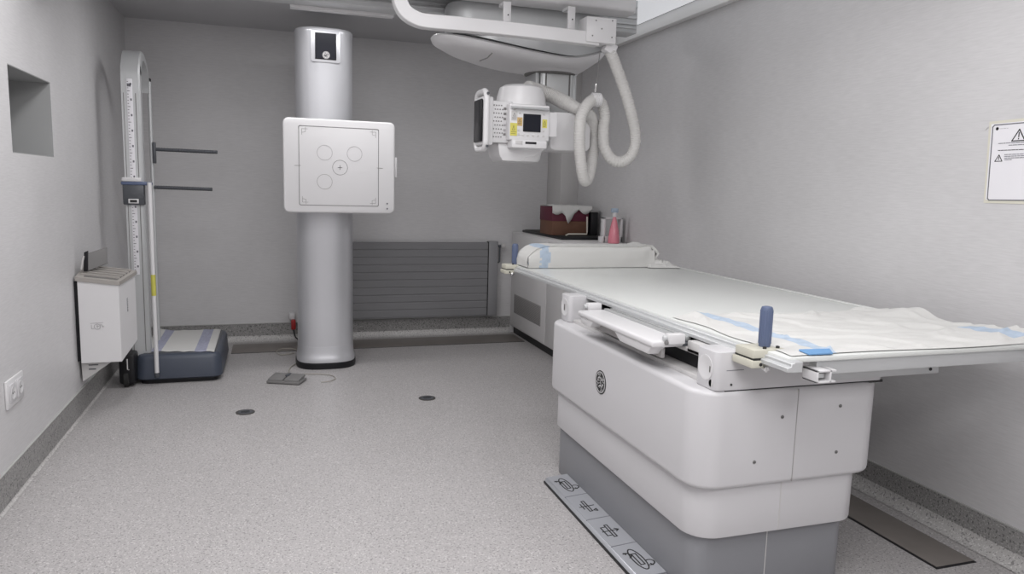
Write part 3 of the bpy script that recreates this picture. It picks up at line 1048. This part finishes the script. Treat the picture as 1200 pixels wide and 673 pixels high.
def side_rail(xs, sg):
    b = MB()
    # C-shaped accessory rail, section in x-z
    s_ = [(0, -.006), (0, -.009), (-.010, -.010), (-.010, -.020), (-.024, -.022), (-.024, -.036), (0, -.038), (.03, -.038), (.03, -.006)]
    b.prism([(xs + sg * -p[0] if False else xs + sg * p[0], TY0 - .03, TT + p[1]) for p in s_], (0, TY1 - TY0 + .03, 0), 'alupaint', .0015, 1)
    False and b.box(min(xs - sg * .019, xs - sg * .026), max(xs - sg * .019, xs - sg * .026), TY0 - .01, TY1 - .02, TT - .037, TT - .026, 'white2', .003)
    o = b.build('side_rail', t)
    return o


side_rail(TX0, 1)
side_rail(TX1, -1)
# open channel end
b = MB()
ox = P(968, 435, 'y', 1.74).x
for (a, c, d, e) in ((-.035, .035, .878, .884), (-.035, .035, .845, .850), (-.035, -.029, .845, .884), (.012, .018, .845, .884)):
    b.box(ox + a, ox + c, 1.735, 1.80, d, e, 'white2', .001)
b.box(ox - .028, ox + .011, 1.765, 1.80, .851, .877, 'midgrey')
b.box(ox - .02, ox + .005, 1.75, 1.766, .856, .872, 'alu', .003)
b.build('channel_end', t)
# foot switch bar
fs = MB()
SY0, SY1 = 2.18, 3.13
fs.box(1.222, 1.352, SY0, SY1, 0, .012, 'black')
fs.prism([(1.224, SY0, .008), (1.232, SY0, .026), (1.344, SY0, .034), (1.344, SY0, .008)], (0, SY1 - SY0, 0), 'pedal', .002, 1)
fs.box(1.345, 1.352, SY0, SY1, .012, .034, 'ink')
bar = fs.build('foot_switch_bar', t)
n = 4
sl = Vector((.112, 0, .008)).normalized()
nm_ = Vector((-.008, 0, .112)).normalized()
for k in range(n):
    ya, yb = SY1 - (SY1 - SY0) * k / n, SY1 - (SY1 - SY0) * (k + 1) / n
    yc = (ya + yb) / 2
    b = MB()
    b.prism([Vector((1.236, yb + .003, .0263)), Vector((1.341, yb + .003, .0338)), Vector((1.341, ya - .003, .0338)), Vector((1.236, ya - .003, .0263))], nm_ * .002, 'pedal')
    o = Vector((1.288, yc, .0300)) + nm_ * .0021
    ln = []
    ov = circle2(0, 0, .075, 24, ry=.021)
    if k in (0, 3):
        ln = [ov, circle2(.035, .030, .018, 8, 200, 20), [(.045, .028), (.056, .033), (.052, .020)], circle2(-.035, -.030, .018, 8, 20, 200), [(-.045, -.028), (-.056, -.033), (-.052, -.020)], [(-.04, .008), (.04, .008), (.04, -.008), (-.04, -.008), (-.04, .008)]]
    elif k == 1:
        ln = [[(-.05, .006), (.05, .006), (.05, -.006), (-.05, -.006), (-.05, .006)], [(-.0, -.032), (0, .032)], [(-.025, -.02), (.025, -.02)], [(.035, .028), (.055, .028), (.045, .014), (.035, .028)]]
    else:
        ln = [[(-.05, .006), (.05, .006), (.05, -.006), (-.05, -.006), (-.05, .006)], [(-.0, -.035), (0, .035)], [(-.035, -.006), (-.035, -.028), (.035, -.028), (.035, -.006)], [(-.012, .022), (0, .035), (.012, .022)]]
    # the picture runs along the bar (y) and across it (x)
    strokes(b, ln, o, Vector((0, -1, 0)), sl, nm_, .0052, .0006, 'ink')
    b.prism([Vector((1.234, yb - .003, .0262)), Vector((1.343, yb - .003, .0339)), Vector((1.343, yb + .001, .0339)), Vector((1.234, yb + .001, .0262))], nm_ * .0021, 'inkgrey')
    b.build('pedal', bar)


# hand grips clamped on the rail
def hand_grip(y, label, sc=1.0, flip=False):
    t = thing('table_hand_grip', label, 'hand grip', (1.46, y, .87), 'blue hand grips clamped to the table rail')
    b = MB()
    x0 = 1.398 if y < 3 else 1.376
    b.box(x0, x0 + .062, y - .05, y + .055, .868, .892, 'cream', .004)
    b.box(x0 + .006, x0 + .125, y - .045, y + .05, .897, .925, 'cream', .004)
    b.build('clamp_block', t)
    b = MB().box(x0 + .008, x0 + .055, y - .046, y + .051, .890, .899, 'ink')
    b.build('clamp_gap', t)
    b = MB().lathe([(.017, .925), (.0188, .93), (.0188, 1.045), (.016, 1.052), (.008, 1.054)], (x0 + .078, y, 0), 'bluegrip', n=28)
    b.build('grip', t)
    b = MB()
    for k in range(12):
        a = 2 * PI * k / 12
        cx, cy = x0 + .078 + .0183 * math.cos(a), y + .0183 * math.sin(a)
        b.tube([(cx, cy, .935), (cx, cy, 1.042)], .002, 'bluegrip', 6)
    b.build('grip_ribs', t)
    b = MB()
    for (dx_, dy_) in ((.055, -.032), (.105, -.03)):
        b = MB()
        b.lathe([(.006, .925), (.006, .931), (.004, .932)], (x0 + dx_, y + dy_, 0), 'ink', n=10)
        b.build('clamp_screw', t)
    b = MB()
    b.lathe([(.005, 0), (.005, -.003)], (x0 + .03, y - .05, .88), 'ink', 'y', 10)
    b.build('clamp_screw', t)
    b = MB().lathe([(.010, 0), (.010, -.016), (.006, -.018)], (x0 + .045, y - .048, .868), 'chrome', 'y', 14)
    b.build('locking_knob', t)
    return t


hand_grip(1.905, 'upright blue-grey hand grip in a cream clamp at the near end of the table rail')
hand_grip(4.355, 'upright blue-grey hand grip at the far end of the table rail, beside the pad')

# ------------------------------------------------------------------ covered pad at far end
def wrinkle(p, a, s, seed=0):
    return noise.noise(Vector((p[0] * s + seed, p[1] * s, p[2] * s))) * a


prof = [(1.465, .926), (1.46, .96), (1.468, .998), (1.49, 1.020), (1.52, 1.042), (1.56, 1.054), (1.65, 1.057), (1.80, 1.055), (1.95, 1.056), (2.10, 1.054), (2.22, 1.056), (2.27, 1.066), (2.31, 1.060), (2.345, 1.035), (2.36, 1.012), (2.345, .985), (2.33, .955), (2.30, .927)]
b = MB()
# densify
dense = []
for a, c in zip(prof, prof[1:] + prof[:1]):
    L_ = math.hypot(c[0] - a[0], c[1] - a[1])
    k_n = max(1, int(L_ / .02))
    for k in range(k_n):
        f = k / k_n
        dense.append((a[0] + (c[0] - a[0]) * f, a[1] + (c[1] - a[1]) * f))
ys = [4.05 + .20 * k / 16 for k in range(17)]
PDY = .10
cen = (1.9, .99)
rings = []


def padring(y, sc=1.0):
    r_ = []
    for x, z in dense:
        xx = cen[0] + (x - cen[0]) * (1 - (1 - sc) * .12)
        zz = max(.9225, cen[1] + (z - cen[1]) * sc)
        e = wrinkle((x, y, z), .009, 14, 3) + wrinkle((x, y, z), .0035, 45, 9)
        edge = min(1, max(0, (abs(x - 1.9) - .28) / .15))
        lowz = z < .935
        r_.append((xx + (e * .5 * edge), y + (e * (.3 + edge) if y < 4.1 else 0), (zz if lowz else zz + e * (.25 + .8 * edge))))
    return [(a_, b_ + PDY, c_) for a_, b_, c_ in r_]


rings.append(padring(4.062, .80))
rings.append(padring(4.052, .92))
for y in ys:
    rings.append(padring(y, 1.0))
rings.append(padring(4.265, .9))


def padmat(k, j):
    x, z = dense[j]
    x += wrinkle((x, z, 0), .012, 20, 5)
    if 1.53 < x < 1.60 and z > .925:
        return 'sheetblue'
    if k > 3 and 1.60 <= x < 1.50:
        return 'sheetblue'
    return 'sheet'


b.loft(rings, padmat, cap=False)
# front face as a grid so the blue band continues down it
nx_, nz_ = 60, 8
gr = []
for i in range(nx_ + 1):
    x = 1.470 + (2.325 - 1.470) * i / nx_
    # top height at x
    zt_ = 1.05
    for a, c in zip(prof[:-1], prof[1:]):
        if min(a[0], c[0]) <= x <= max(a[0], c[0]) and max(a[1], c[1]) > 1.0:
            f = (x - a[0]) / (c[0] - a[0]) if c[0] != a[0] else 0
            zt_ = a[1] + (c[1] - a[1]) * f
            break
    zt_ = min(zt_, 1.058) - .004
    if x > 2.3:
        zt_ = min(zt_, 1.03)
    col_ = []
    for j in range(nz_ + 1):
        f = j / nz_
        z = .9225 + (zt_ - .9225) * f
        bul = math.sin(f * PI) * .006
        e = wrinkle((x, z, 0), .010, 12, 7) * (1.6 if x < 1.6 or x > 2.2 else .5)
        col_.append((x, PDY + 4.046 - bul + e * .6 * math.sin(f * PI) + (.012 if j == nz_ else 0), z))
    gr.append(col_)
b.loft(gr, lambda k, j: 'sheetblue' if 1.54 < 1.470 + .855 * k / nx_ + wrinkle((k, j, 0), .02, .6) < 1.60 else 'sheet', closed=False)
o = b.build('covered_pad', sharp=70)
tag(o, 'long pad wrapped in white sheet with a blue band at the table far end', 'positioning pad')

# crumpled sheet tail at right of pad
b = MB()
N = 34
g = []
for i in range(N + 1):
    row = []
    for j in range(N + 1):
        u, v = i / N, j / N
        x = 2.27 + .22 * u
        y = 4.08 + .24 * v
        env = math.sin(PI * min(1, u * 1.0)) ** .6 * math.sin(PI * v) ** .5 if 0 < u < 1 and 0 < v < 1 else 0
        z = .9235 + env * (.012 + .02 * (1 - u) + .05 * abs(noise.noise(Vector((u * 5, v * 5, 1)))) + .02 * abs(noise.noise(Vector((u * 13, v * 13, 4)))))
        x += .02 * noise.noise(Vector((u * 4, v * 4, 9)))
        y += .03 * noise.noise(Vector((u * 3, v * 3, 19)))
        row.append((x, y, z))
    g.append(row)
b.loft(g, 'sheet', closed=False)
o = b.build('crumpled_sheet', sharp=80)
tag(o, 'crumpled end of white disposable sheet bunched at the right of the pad', 'sheet')

# ------------------------------------------------------------------ sheet on near end of the table
b = MB()
NX, NY = 90, 100
sx0, sx1, sy0, sy1 = 1.475, 2.53, 1.775, 2.45
rows = []
for i in range(NX + 1):
    row = []
    for j in range(NY + 1):
        u, v = i / NX, j / NY
        x = sx0 + (sx1 - sx0) * u
        y = sy0 + (sy1 - sy0) * v
        # sheared outline: far edge recedes to the left
        yy = sy0 + .01 * math.sin(u * 7) + (y - sy0) * (1.0 + .03 * math.sin(u * 9))
        z = .9245 + .004 * abs(noise.noise(Vector((x * 6, y * 7, 0)))) * 2 + .003 * noise.noise(Vector((x * 22, y * 25, 3)))
        # ridges
        rz = abs(noise.noise(Vector((x * 3.1 + y * 1.5, y * 4.2 - x, 7))))
        z += max(0, .10 - rz) * .10
        # lifted right edge bumps
        z += max(0, (u - .80) / .2) * .030 * max(0, math.sin(v * 9.5 + .6)) ** 2
        z += max(0, 1 - abs(v - .28) / .15) * max(0, (u - .75) / .25) * .02
        fl = min(1, u / .06) * min(1, v / .04)
        z = .9225 + (max(z, .9225) - .9225) * fl + .001
        row.append((x + .010 * math.sin(v * 11) * (u < .3) * (1 - u), yy, z))
    rows.append(row)


def smat(k, j):
    x = sx0 + (sx1 - sx0) * k / NX
    y = sy0 + (sy1 - sy0) * j / NY
    if .10 < k / NX < .165:
        return 'sheetblue' if (j / NY > .10 or k / NX > .10) else 'sheetdeep'
    if .885 < k / NX < .95 and .03 < j / NY < .36:
        return 'sheetblue'
    return 'sheet'


b.loft(rows, smat, closed=False)
o = b.build('disposable_sheet', sharp=80)
tag(o, 'wrinkled white sheet with pale blue edge bands spread over the table near end', 'sheet')
b = MB()
q0 = P(953, 415.5, 'z', .93)
b.prism([(q0.x, 1.772, .9225), (q0.x + .085, 1.768, .9225), (q0.x + .10, 1.80, .929), (q0.x - .01, 1.81, .929)], (0, 0, .006), 'sheetdeep', .002, 1)
o2 = b.build('blue_corner_fold', o)
o2['label'] = 'blue folded hem'

# ------------------------------------------------------------------ weighing scale with height gauge
t = thing('weighing_scale', 'navy weighing scale with a tall silver measuring mast, near the left wall', 'weighing scale', (-.65, 5.7, 0))
b = MB()
plat = []
SX0, SX1, SYA, SYB = -.90, -.345, 5.38, 6.28
b.loft([[(x, y, z) for x, y in rpoly(SX0 + i, SX1 - i, SYA + i, SYB - i, .07 - i * .3)] for z, i in ((.03, .012), (.04, 0), (.17, .008), (.195, .02), (.203, .04))], 'navy')
b.build('platform', t, sharp=50)
b = MB().prism([(x, y, .0) for x, y in rpoly(SX0 + .03, SX1 - .03, SYA + .03, SYB - .03, .05)], (0, 0, .035), 'black')
b.build('underside', t)
b = MB()
b.box(SX0 + .05, SX1 - .04, SYA + .06, SYB - .06, .200, .206, 'darkgrey', .003)
b.build('rubber_mat', t)
# black wheel housing, left
b = MB()
b.box(-.985, -.885, 5.33, 5.62, .02, .23, 'black', .02)
b.build('wheel_housing', t)
b = MB()
b.lathe([(.05, -.96), (.058, -.955), (.058, -.93), (.05, -.925)], (0, 5.37, .058), 'rubber', 'x', 24)
b.build('wheel', t)
b = MB().tube([(-.93, 5.325, .20), (-.93, 5.32, .13), (-.92, 5.32, .125)], .006, 'chrome', 8)
b.build('wheel_lever', t)
# mast: bent-over extruded profile, arch lies in depth
MY = 5.46
mx0, mx1 = P(143, 150, 'y', MY).x + .003, P(166, 150, 'y', MY).x
b = MB()
arch = []
outer = [(MY, .02), (MY, 1.95)]
for k in range(10):
    a = math.radians(180 - 90 * k / 9)
    outer.append((MY + .20 + .20 * math.cos(a), 2.06 + .20 * math.sin(a)))
ctr = [(MY + .035, .15), (MY + .035, 1.0), (MY + .035, 2.0), (MY + .055, 2.11), (MY + .10, 2.18), (MY + .17, 2.215), (MY + .26, 2.20), (MY + .34, 2.15), (MY + .40, 2.06), (MY + .42, 2.0)]
cc = catmull([Vector((0, y, z)) for y, z in ctr], 6)
rings = []
for k, p in enumerate(cc):
    tn = (cc[min(k + 1, len(cc) - 1)] - cc[max(k - 1, 0)]).normalized()
    nr = Vector((0, -tn.z, tn.y))
    h_ = .035 * (1 - .45 * max(0, min(1, (p.y - MY - .035) / .38)))
    rings.append([Vector((mx0, p.y, p.z)) + nr * h_, Vector((mx1 - .01, p.y, p.z)) + nr * h_, Vector((mx1, p.y, p.z)) + nr * h_ * .7, Vector((mx1, p.y, p.z)) - nr * h_, Vector((mx0, p.y, p.z)) - nr * h_])
b.loft(rings, 'alupaint')
b.box(mx1 - .03, mx1 - .026, MY - .003, MY + .002, .22, 1.95, 'slotgrey')
b.box(mx0 + .012, mx0 + .015, MY - .003, MY + .002, .22, 1.95, 'slotgrey')
b.build('mast', t, sharp=40)
b = MB()
tx0 = P(148.5, 110, 'y', MY).x
tx1 = tx0 + .034
b.box(tx0, tx1, MY - .005, MY + .001, .75, 2.04, 'paper', .001)
for k in range(64):
    z = .76 + k * .02
    b.box(tx0 + .004, tx0 + (.02 if k % 5 == 0 else .012), MY - .0058, MY - .004, z, z + .003, 'ink')
for k in range(13):
    z = .80 + k * .1
    b.box(tx0 + .020, tx0 + .030, MY - .0058, MY - .004, z, z + .014, 'inkgrey')
b.box(tx0 + .004, tx0 + .026, MY - .0058, MY - .004, 1.99, 2.01, 'inkgrey')
b.build('measuring_tape', t)
b = MB()
sz0, sz1 = P(153, 240, 'y', MY).z, P(153, 216, 'y', MY).z
b.box(mx0 - .012, mx1 + .004, MY - .03, MY + .03, sz0, sz1, 'darkgrey', .008)
b.box(mx0 - .02, mx1 + .05, MY - .035, MY + .035, sz1 - .005, sz1 + .018, 'bluegrip', .008)
b.box(mx0 - .014, mx1 - .01, MY - .034, MY + .02, sz1 + .018, sz1 + .045, 'white2', .006)
b.box(tx0 - .012, tx1 + .016, MY - .034, MY - .028, sz0 + .01, sz0 + .04, 'white2', .002)
b.box(tx0 - .002, tx1 + .006, MY - .036, MY - .033, sz0 + .017, sz0 + .033, 'ink')
b.build('height_slider', t)
# rear rod carrying the side bars
RY = MY + .42
rx = P(178.5, 200, 'y', RY).x
pz = P(178.5, 96, 'y', RY).z
b = MB()
b.tube([(rx, RY, .19), (rx, RY, pz)], .013, 'alupaint', 12)
b.lathe([(.014, pz), (.014, pz + .018), (.007, pz + .024)], (rx, RY, 0), 'ink', n=12)
b.box(mx0 + .02, rx, RY - .012, RY + .012, pz - .06, pz - .02, 'alupaint', .003)
b.build('side_post', t)
for (pa, pb) in (((181, 175), (255, 178.5)), ((181, 219.5), (249, 222))):
    A, B = P(*pa, 'y', RY - .012), P(*pb, 'y', RY - .012)
    b = MB()
    b.tube([A, B], .0125, 'darkgrey', 12)
    for k in range(22):
        c = A.lerp(B, (k + .5) / 22)
        b.lathe([(.0128, -.003), (.0145, 0), (.0128, .003)], c, 'darkgrey', 'x', 12)
    if pa[1] < 200:
        b.box(A.x - .012, A.x + .008, RY - .025, RY + .012, A.z - .10, A.z + .05, 'darkgrey', .004)
    b.build('grab_bar', t)
# slim white rod leaning in front
b = MB()
R0, R1 = P(184, 437, 'y', 5.34), P(175, 214, 'y', 5.42)
b.tube([R0, R0.lerp(R1, .5), R1], .014, 'white2', 14)
b.lathe([(.012, -.03), (.016, -.028), (.016, 0)], R0, 'darkgrey', n=14)
rd = b.build('folding_rod', t, sharp=60)
b = MB().tube([R0.lerp(R1, .41), R0.lerp(R1, .52)], .0152, 'yelgreen', 14)
b.build('tape_band', rd)

# towel on platform
b = MB()
rows = []
NXt, NYt = 44, 40
c00, c10, c01, c11 = Vector((-.875, 5.52)), Vector((-.395, 5.42)), Vector((-.87, 6.24)), Vector((-.40, 6.22))
for i in range(NXt + 1):
    row = []
    u = i / NXt
    for j in range(NYt + 1):
        v = j / NYt
        p = (c00 * (1 - u) + c10 * u) * (1 - v) + (c01 * (1 - u) + c11 * u) * v
        ed = .012 * math.sin(u * 30) * (v < .03) + .01 * noise.noise(Vector((u * 9, v * 9, 2)))
        z = .2095 + .006 * abs(noise.noise(Vector((u * 6, v * 6, 0)))) + .02 * max(0, 1 - math.hypot(u, v - 1) / .25)
        if v == 0:
            z = .2085
        row.append((p.x, p.y + ed, z))
    rows.append(row)
b.loft(rows, lambda k, j: 'towelgrey' if (.12 < k / NXt < .26 or .72 < k / NXt < .88) else 'sheet', closed=False)
o = b.build('towel', sharp=80)
sm = o.modifiers.new('thick', 'SOLIDIFY'); sm.thickness = .004; sm.offset = 1
tag(o, 'white absorbent mat with two blue-grey bands lying on the navy scale', 'mat')

# ------------------------------------------------------------------ wall holder, left
t = thing('wall_holder', 'white box with slotted taupe top mounted on the left wall', 'cassette holder', (-.95, 4.9, .38))
bx0_, bx1_, by0 = XL + .022, -.852, 4.72


def ztop(x, y):
    return .828 - .13 * (x - bx0_) + .17 * (y - by0)


def slab(mb, plan, z_lo, z_hi, mat, inset=0.0):
    """prism whose bottom/top heights are functions of x, y"""
    lo = [(x, y, z_lo(x, y)) for x, y in plan]
    hi = [(x, y, z_hi(x, y)) for x, y in plan]
    mb.loft([lo, hi], mat)


b = MB()
plan = [(bx0_, by0), (bx1_, by0), (bx1_ + .05, by0 + .235), (bx0_, by0 + .235)]
slab(b, plan, lambda x, y: .322 + (.38 * max(0, (y - by0 - .02)) if x > -1 else 0), lambda x, y: ztop(x, y) - .02, 'white2')
b.build('body', t)
b = MB()
rim = [(bx0_ - .010, by0 - .008), (bx1_ + .006, by0 - .008), (bx1_ + .06, by0 + .243), (bx0_ - .010, by0 + .243)]
slab(b, rim, lambda x, y: ztop(x, y) - .022, lambda x, y: ztop(x, y), 'holderrim')
b.build('rim', t)
for k in range(5):
    ya = by0 + .018 + k * .042
    sh = (ya - by0) / .235 * .05
    b = MB()
    pl_ = [(bx0_ + .03, ya), (bx1_ - .012 + sh, ya), (bx1_ - .008 + sh, ya + .024), (bx0_ + .03, ya + .024)]
    slab(b, pl_, lambda x, y: ztop(x, y) - .004, lambda x, y: ztop(x, y) + .0015, 'slotgrey')
    pl_ = [(bx0_ + .01, ya + .024), (bx1_ - .006 + sh, ya + .024), (bx1_ - .004 + sh, ya + .038), (bx0_ + .01, ya + .038)]
    slab(b, pl_, lambda x, y: ztop(x, y) - .004, lambda x, y: ztop(x, y) + .010, 'holderrim')
    b.build('divider', t)
b = MB()
b.box(XL, bx0_, by0 + .015, by0 + .22, .33, .80, 'black')
b.build('wall_spacer', t)
b = MB()
b.prism([(XL + .01, by0 + .04, .345), (bx1_ - .02, by0 + .04, .345), (XL + .015, by0 + .04, .20)], (0, .18, 0), 'offwhite', .003)
for dz_ in (.30, .275, .335):
    b.box(XL + .05, XL + .05 + .05 * (dz_ - .2) / .1, by0 + .038, by0 + .041, dz_ - .003, dz_ + .003, 'darkgrey')
b.build('bracket', t)
b = MB()
L0 = P(114, 383, 'y', by0)
strokes(b, [circle2(0, 0, .016, 12), [(-.03, .012), (-.03, -.012), (-.018, -.012)], [(.0, -.01), (0, .012)], [(-.004, .002), (.01, .002)], [(-.034, .02), (.03, .024)]], (L0.x, by0 - .0, L0.z), (1, 0, 0), (0, 0, 1), (0, -1, 0), .003, .0008, 'inklight')
strokes(b, [[(.012, -.012), (.03, .0), (.02, .012), (.01, .006)]], (L0.x, by0, L0.z), (1, 0, 0), (0, 0, 1), (0, -1, 0), .006, .0008, 'white2')
b.build('worn_print', t)
b = MB()
sd = Vector((.05, .235, 0)).normalized()
nr = Vector((.235, -.05, 0)).normalized()
S0 = Vector((bx1_, by0, 0)) + sd * .115 + Vector((0, 0, .645))
strokes(b, [[(-.004 if k % 2 else -.007, -.04 + .011 * k), (.006, -.04 + .011 * k)] for k in range(8)] + [[(-.005, -.04), (-.005, .037)]], S0, sd, (0, 0, 1), nr, .0035, .0008, 'inkgrey')
b.build('side_print', t)
# metal plate standing in the holder
t = thing('display_plate', 'small grey metal plate leaning upright in the slotted wall holder', 'metal plate', (-.98, 4.82, .85))
q = [P(102, 318, 'y', 4.80), P(124, 309, 'y', 4.86), P(123, 290, 'y', 4.86), P(102, 297, 'y', 4.80)]
b = MB().prism(q, (.01, .012, 0), 'midgrey', .002)
b.build('plate', t)
b = MB()
e_ = P(100, 318, 'y', 4.79)
e2 = P(100, 294, 'y', 4.79)
b.prism([e_ + Vector((-.01, 0, 0)), e_ + Vector((.012, 0, 0)), e2 + Vector((.012, 0, 0)), e2 + Vector((-.008, 0, -.01))], (0, .02, 0), 'black', .002)
b.build('dark_edge', t)
b = MB().tube([P(95, 316, 'y', 4.79), P(97, 305, 'y', 4.79), P(98, 300, 'y', 4.79)], .006, 'offwhite', 8)
b.build('clip', t)

# ------------------------------------------------------------------ socket
t = thing('wall_socket', 'white double wall socket low on the left wall', 'wall socket', (XL, 3.625, .465))
MB().box(XL, XL + .010, 3.515, 3.735, .405, .528, 'white2', .004).build('face_plate', t)
for yc in (3.575, 3.675):
    b = MB().box(XL + .009, XL + .016, yc - .037, yc + .037, .425, .508, 'white', .004)
    b.lathe([(.030, XL + .0162), (.030, XL + .0175), (.024, XL + .0175), (.022, XL + .0165)], (0, yc, .467), 'white2', 'x', 24)
    for d in (-.010, .010):
        b.lathe([(.004, XL + .0165), (.004, XL + .0172)], (0, yc + d, .467), 'ink', 'x', 10)
    b.build('outlet', t)

# ------------------------------------------------------------------ warning sign on right wall
SYc0, SYc1 = 2.245, 1.82
t = thing('warning_sign', 'white laminated warning notice with black triangles taped to the right wall', 'sign', (XR, 2.03, 1.55))
SX = XR - .002
b = MB()
b.prism([(SX, 2.222, 1.392), (SX, 2.236, 1.712), (SX, 1.80, 1.722), (SX, 1.79, 1.392)], (.002, 0, 0), 'ivory')
b.build('plastic_sleeve', t)
b = MB()
b.prism([(SX - .001, 2.214, 1.405), (SX - .001, 2.225, 1.702), (SX - .001, 1.815, 1.708), (SX - .001, 1.805, 1.405)], (.001, 0, 0), 'paper')
b.build('paper_notice', t)
b = MB()
OO = (SX - .001, 0, 0)
bor = [(2.206 - .0, 1.41), (2.217, 1.690), (2.210, 1.697), (1.83, 1.700), (1.82, 1.692), (1.815, 1.417), (1.82, 1.41), (2.199, 1.404), (2.206, 1.41)]
ey_, ez_, nn_ = (0, 1, 0), (0, 0, 1), (-1, 0, 0)
strokes(b, [bor], OO, ey_, ez_, nn_, .004, .0008, 'inkgrey')
b.build('border', t)
b = MB()
tri = lambda yc, zc, s_: [(yc - s_, zc - s_ * .8), (yc, zc + s_ * .85), (yc + s_, zc - s_ * .8), (yc - s_, zc - s_ * .8)]
yc, zc = P(1195, 157, 'x', XR).y, P(1195, 158.5, 'x', XR).z
strokes(b, [tri(yc, zc, .026), [(yc, zc + .010), (yc, zc - .006)], [(yc, zc - .012), (yc, zc - .014)]], OO, ey_, ez_, nn_, .004, .0008, 'ink')
b.build('warning_triangle', t)
b = MB()
yc2, zc2 = P(1171, 186, 'x', XR).y, P(1171, 185.5, 'x', XR).z
strokes(b, [tri(yc2, zc2, .015), [(yc2, zc2 + .004), (yc2, zc2 - .006)]], OO, ey_, ez_, nn_, .0028, .0008, 'ink')
b.build('warning_triangle', t)
b = MB()


def tl(px0, px1, py, w, mat='inkgrey'):
    A = P(px0, py, 'x', XR)
    B = P(px1, py, 'x', XR)
    y, z = A.y, A.z
    rnd = random.Random(int(py * 10))
    segs = []
    while y > B.y:
        l = rnd.uniform(.006, .018)
        segs.append([(y, z), (max(y - l, B.y), z)])
        y -= l + .004
    strokes(b, segs, OO, ey_, ez_, nn_, w, .0008, mat)


for py, a, c in ((168.3, 1171, 1215), (170.3, 1183, 1215), (176.5, 1170.5, 1216), (181.3, 1178, 1215), (183.4, 1178, 1212), (185.4, 1178, 1214), (187.3, 1178, 1186)):
    tl(a, c, py, .0026, 'ink' if 176 < py < 177 else 'inkgrey')
c = P(1169.5, 151, 'x', XR)
tl(1172.5, 1182, 151, .0015, 'inklight')
b.build('print_lines', t)
b = MB()
strokes(b, [circle2(c.y, c.z, .0035, 8)], OO, ey_, ez_, nn_, .005, .0008, 'ink')
b.build('round_mark', t)
b = MB()
c = P(1160, 151, 'x', XR)
strokes(b, [circle2(c.y, c.z - .01, .017, 12, 20, 200)], (XR - .001, 0, 0), ey_, ez_, nn_, .002, .001, 'offwhite')
b.build('loose_tape', t)

# ------------------------------------------------------------------ area lights at ceiling height: side rows, and unseen fills added between them
def area(name, x, y, sx, sy, power, col=(1, .988, .995)):
    l = bpy.data.lights.new(name, 'AREA')
    l.shape = 'RECTANGLE'
    l.size, l.size_y = sx, sy
    l.energy = power
    l.color = col
    o = bpy.data.objects.new(name, l)
    o.location = (x, y, ZC - .02)
    COL.objects.link(o)
    return o


area('ceiling_area_light', 0.30, 0.9, 1.4, 1.4, 33)
area('ceiling_area_light', -.40, 3.3, .3, 1.2, 15)
area('ceiling_area_light', .6, 2.9, 1.2, .6, 12)  # unseen fill, added to even out the room light
area('ceiling_area_light', 1.9, 1.9, .3, 1.4, 8)
area('ceiling_area_light', .5, 5.02, 1.8, .2, 14)  # unseen light added behind the rear rail to brighten the back wall
area('ceiling_area_light', .75, -.8, 1.4, .8, 38)  # unseen front fill added behind the camera

# flush diffuser panel beside the right-hand track (its edge shows at the top of the photo)
t = thing('ceiling_light_panel', 'flush pale ceiling light panel beside the white beam on the right', 'ceiling light', (2.32, 4.2, ZC))
MB().box(2.02, 2.655, 2.9, 5.55, ZC - .012, ZC - .002, 'lamp').build('diffuser', t)
b = MB()
b.box(2.0, 2.02, 2.88, 5.57, ZC - .016, ZC, 'white2')
b.box(2.0, 2.66, 5.55, 5.57, ZC - .016, ZC, 'white2')
b.box(2.0, 2.66, 2.88, 2.9, ZC - .016, ZC, 'white2')
b.build('frame', t)

w = bpy.data.worlds.new('world')
w.use_nodes = True
w.node_tree.nodes['Background'].inputs[0].default_value = (.5, .5, .52, 1)
w.node_tree.nodes['Background'].inputs[1].default_value = .2
scn.world = w
vs = scn.view_settings
vs.view_transform = 'Standard'
vs.look = 'None'
vs.gamma = 1
vs.exposure = 0.35
vs.use_curve_mapping = False
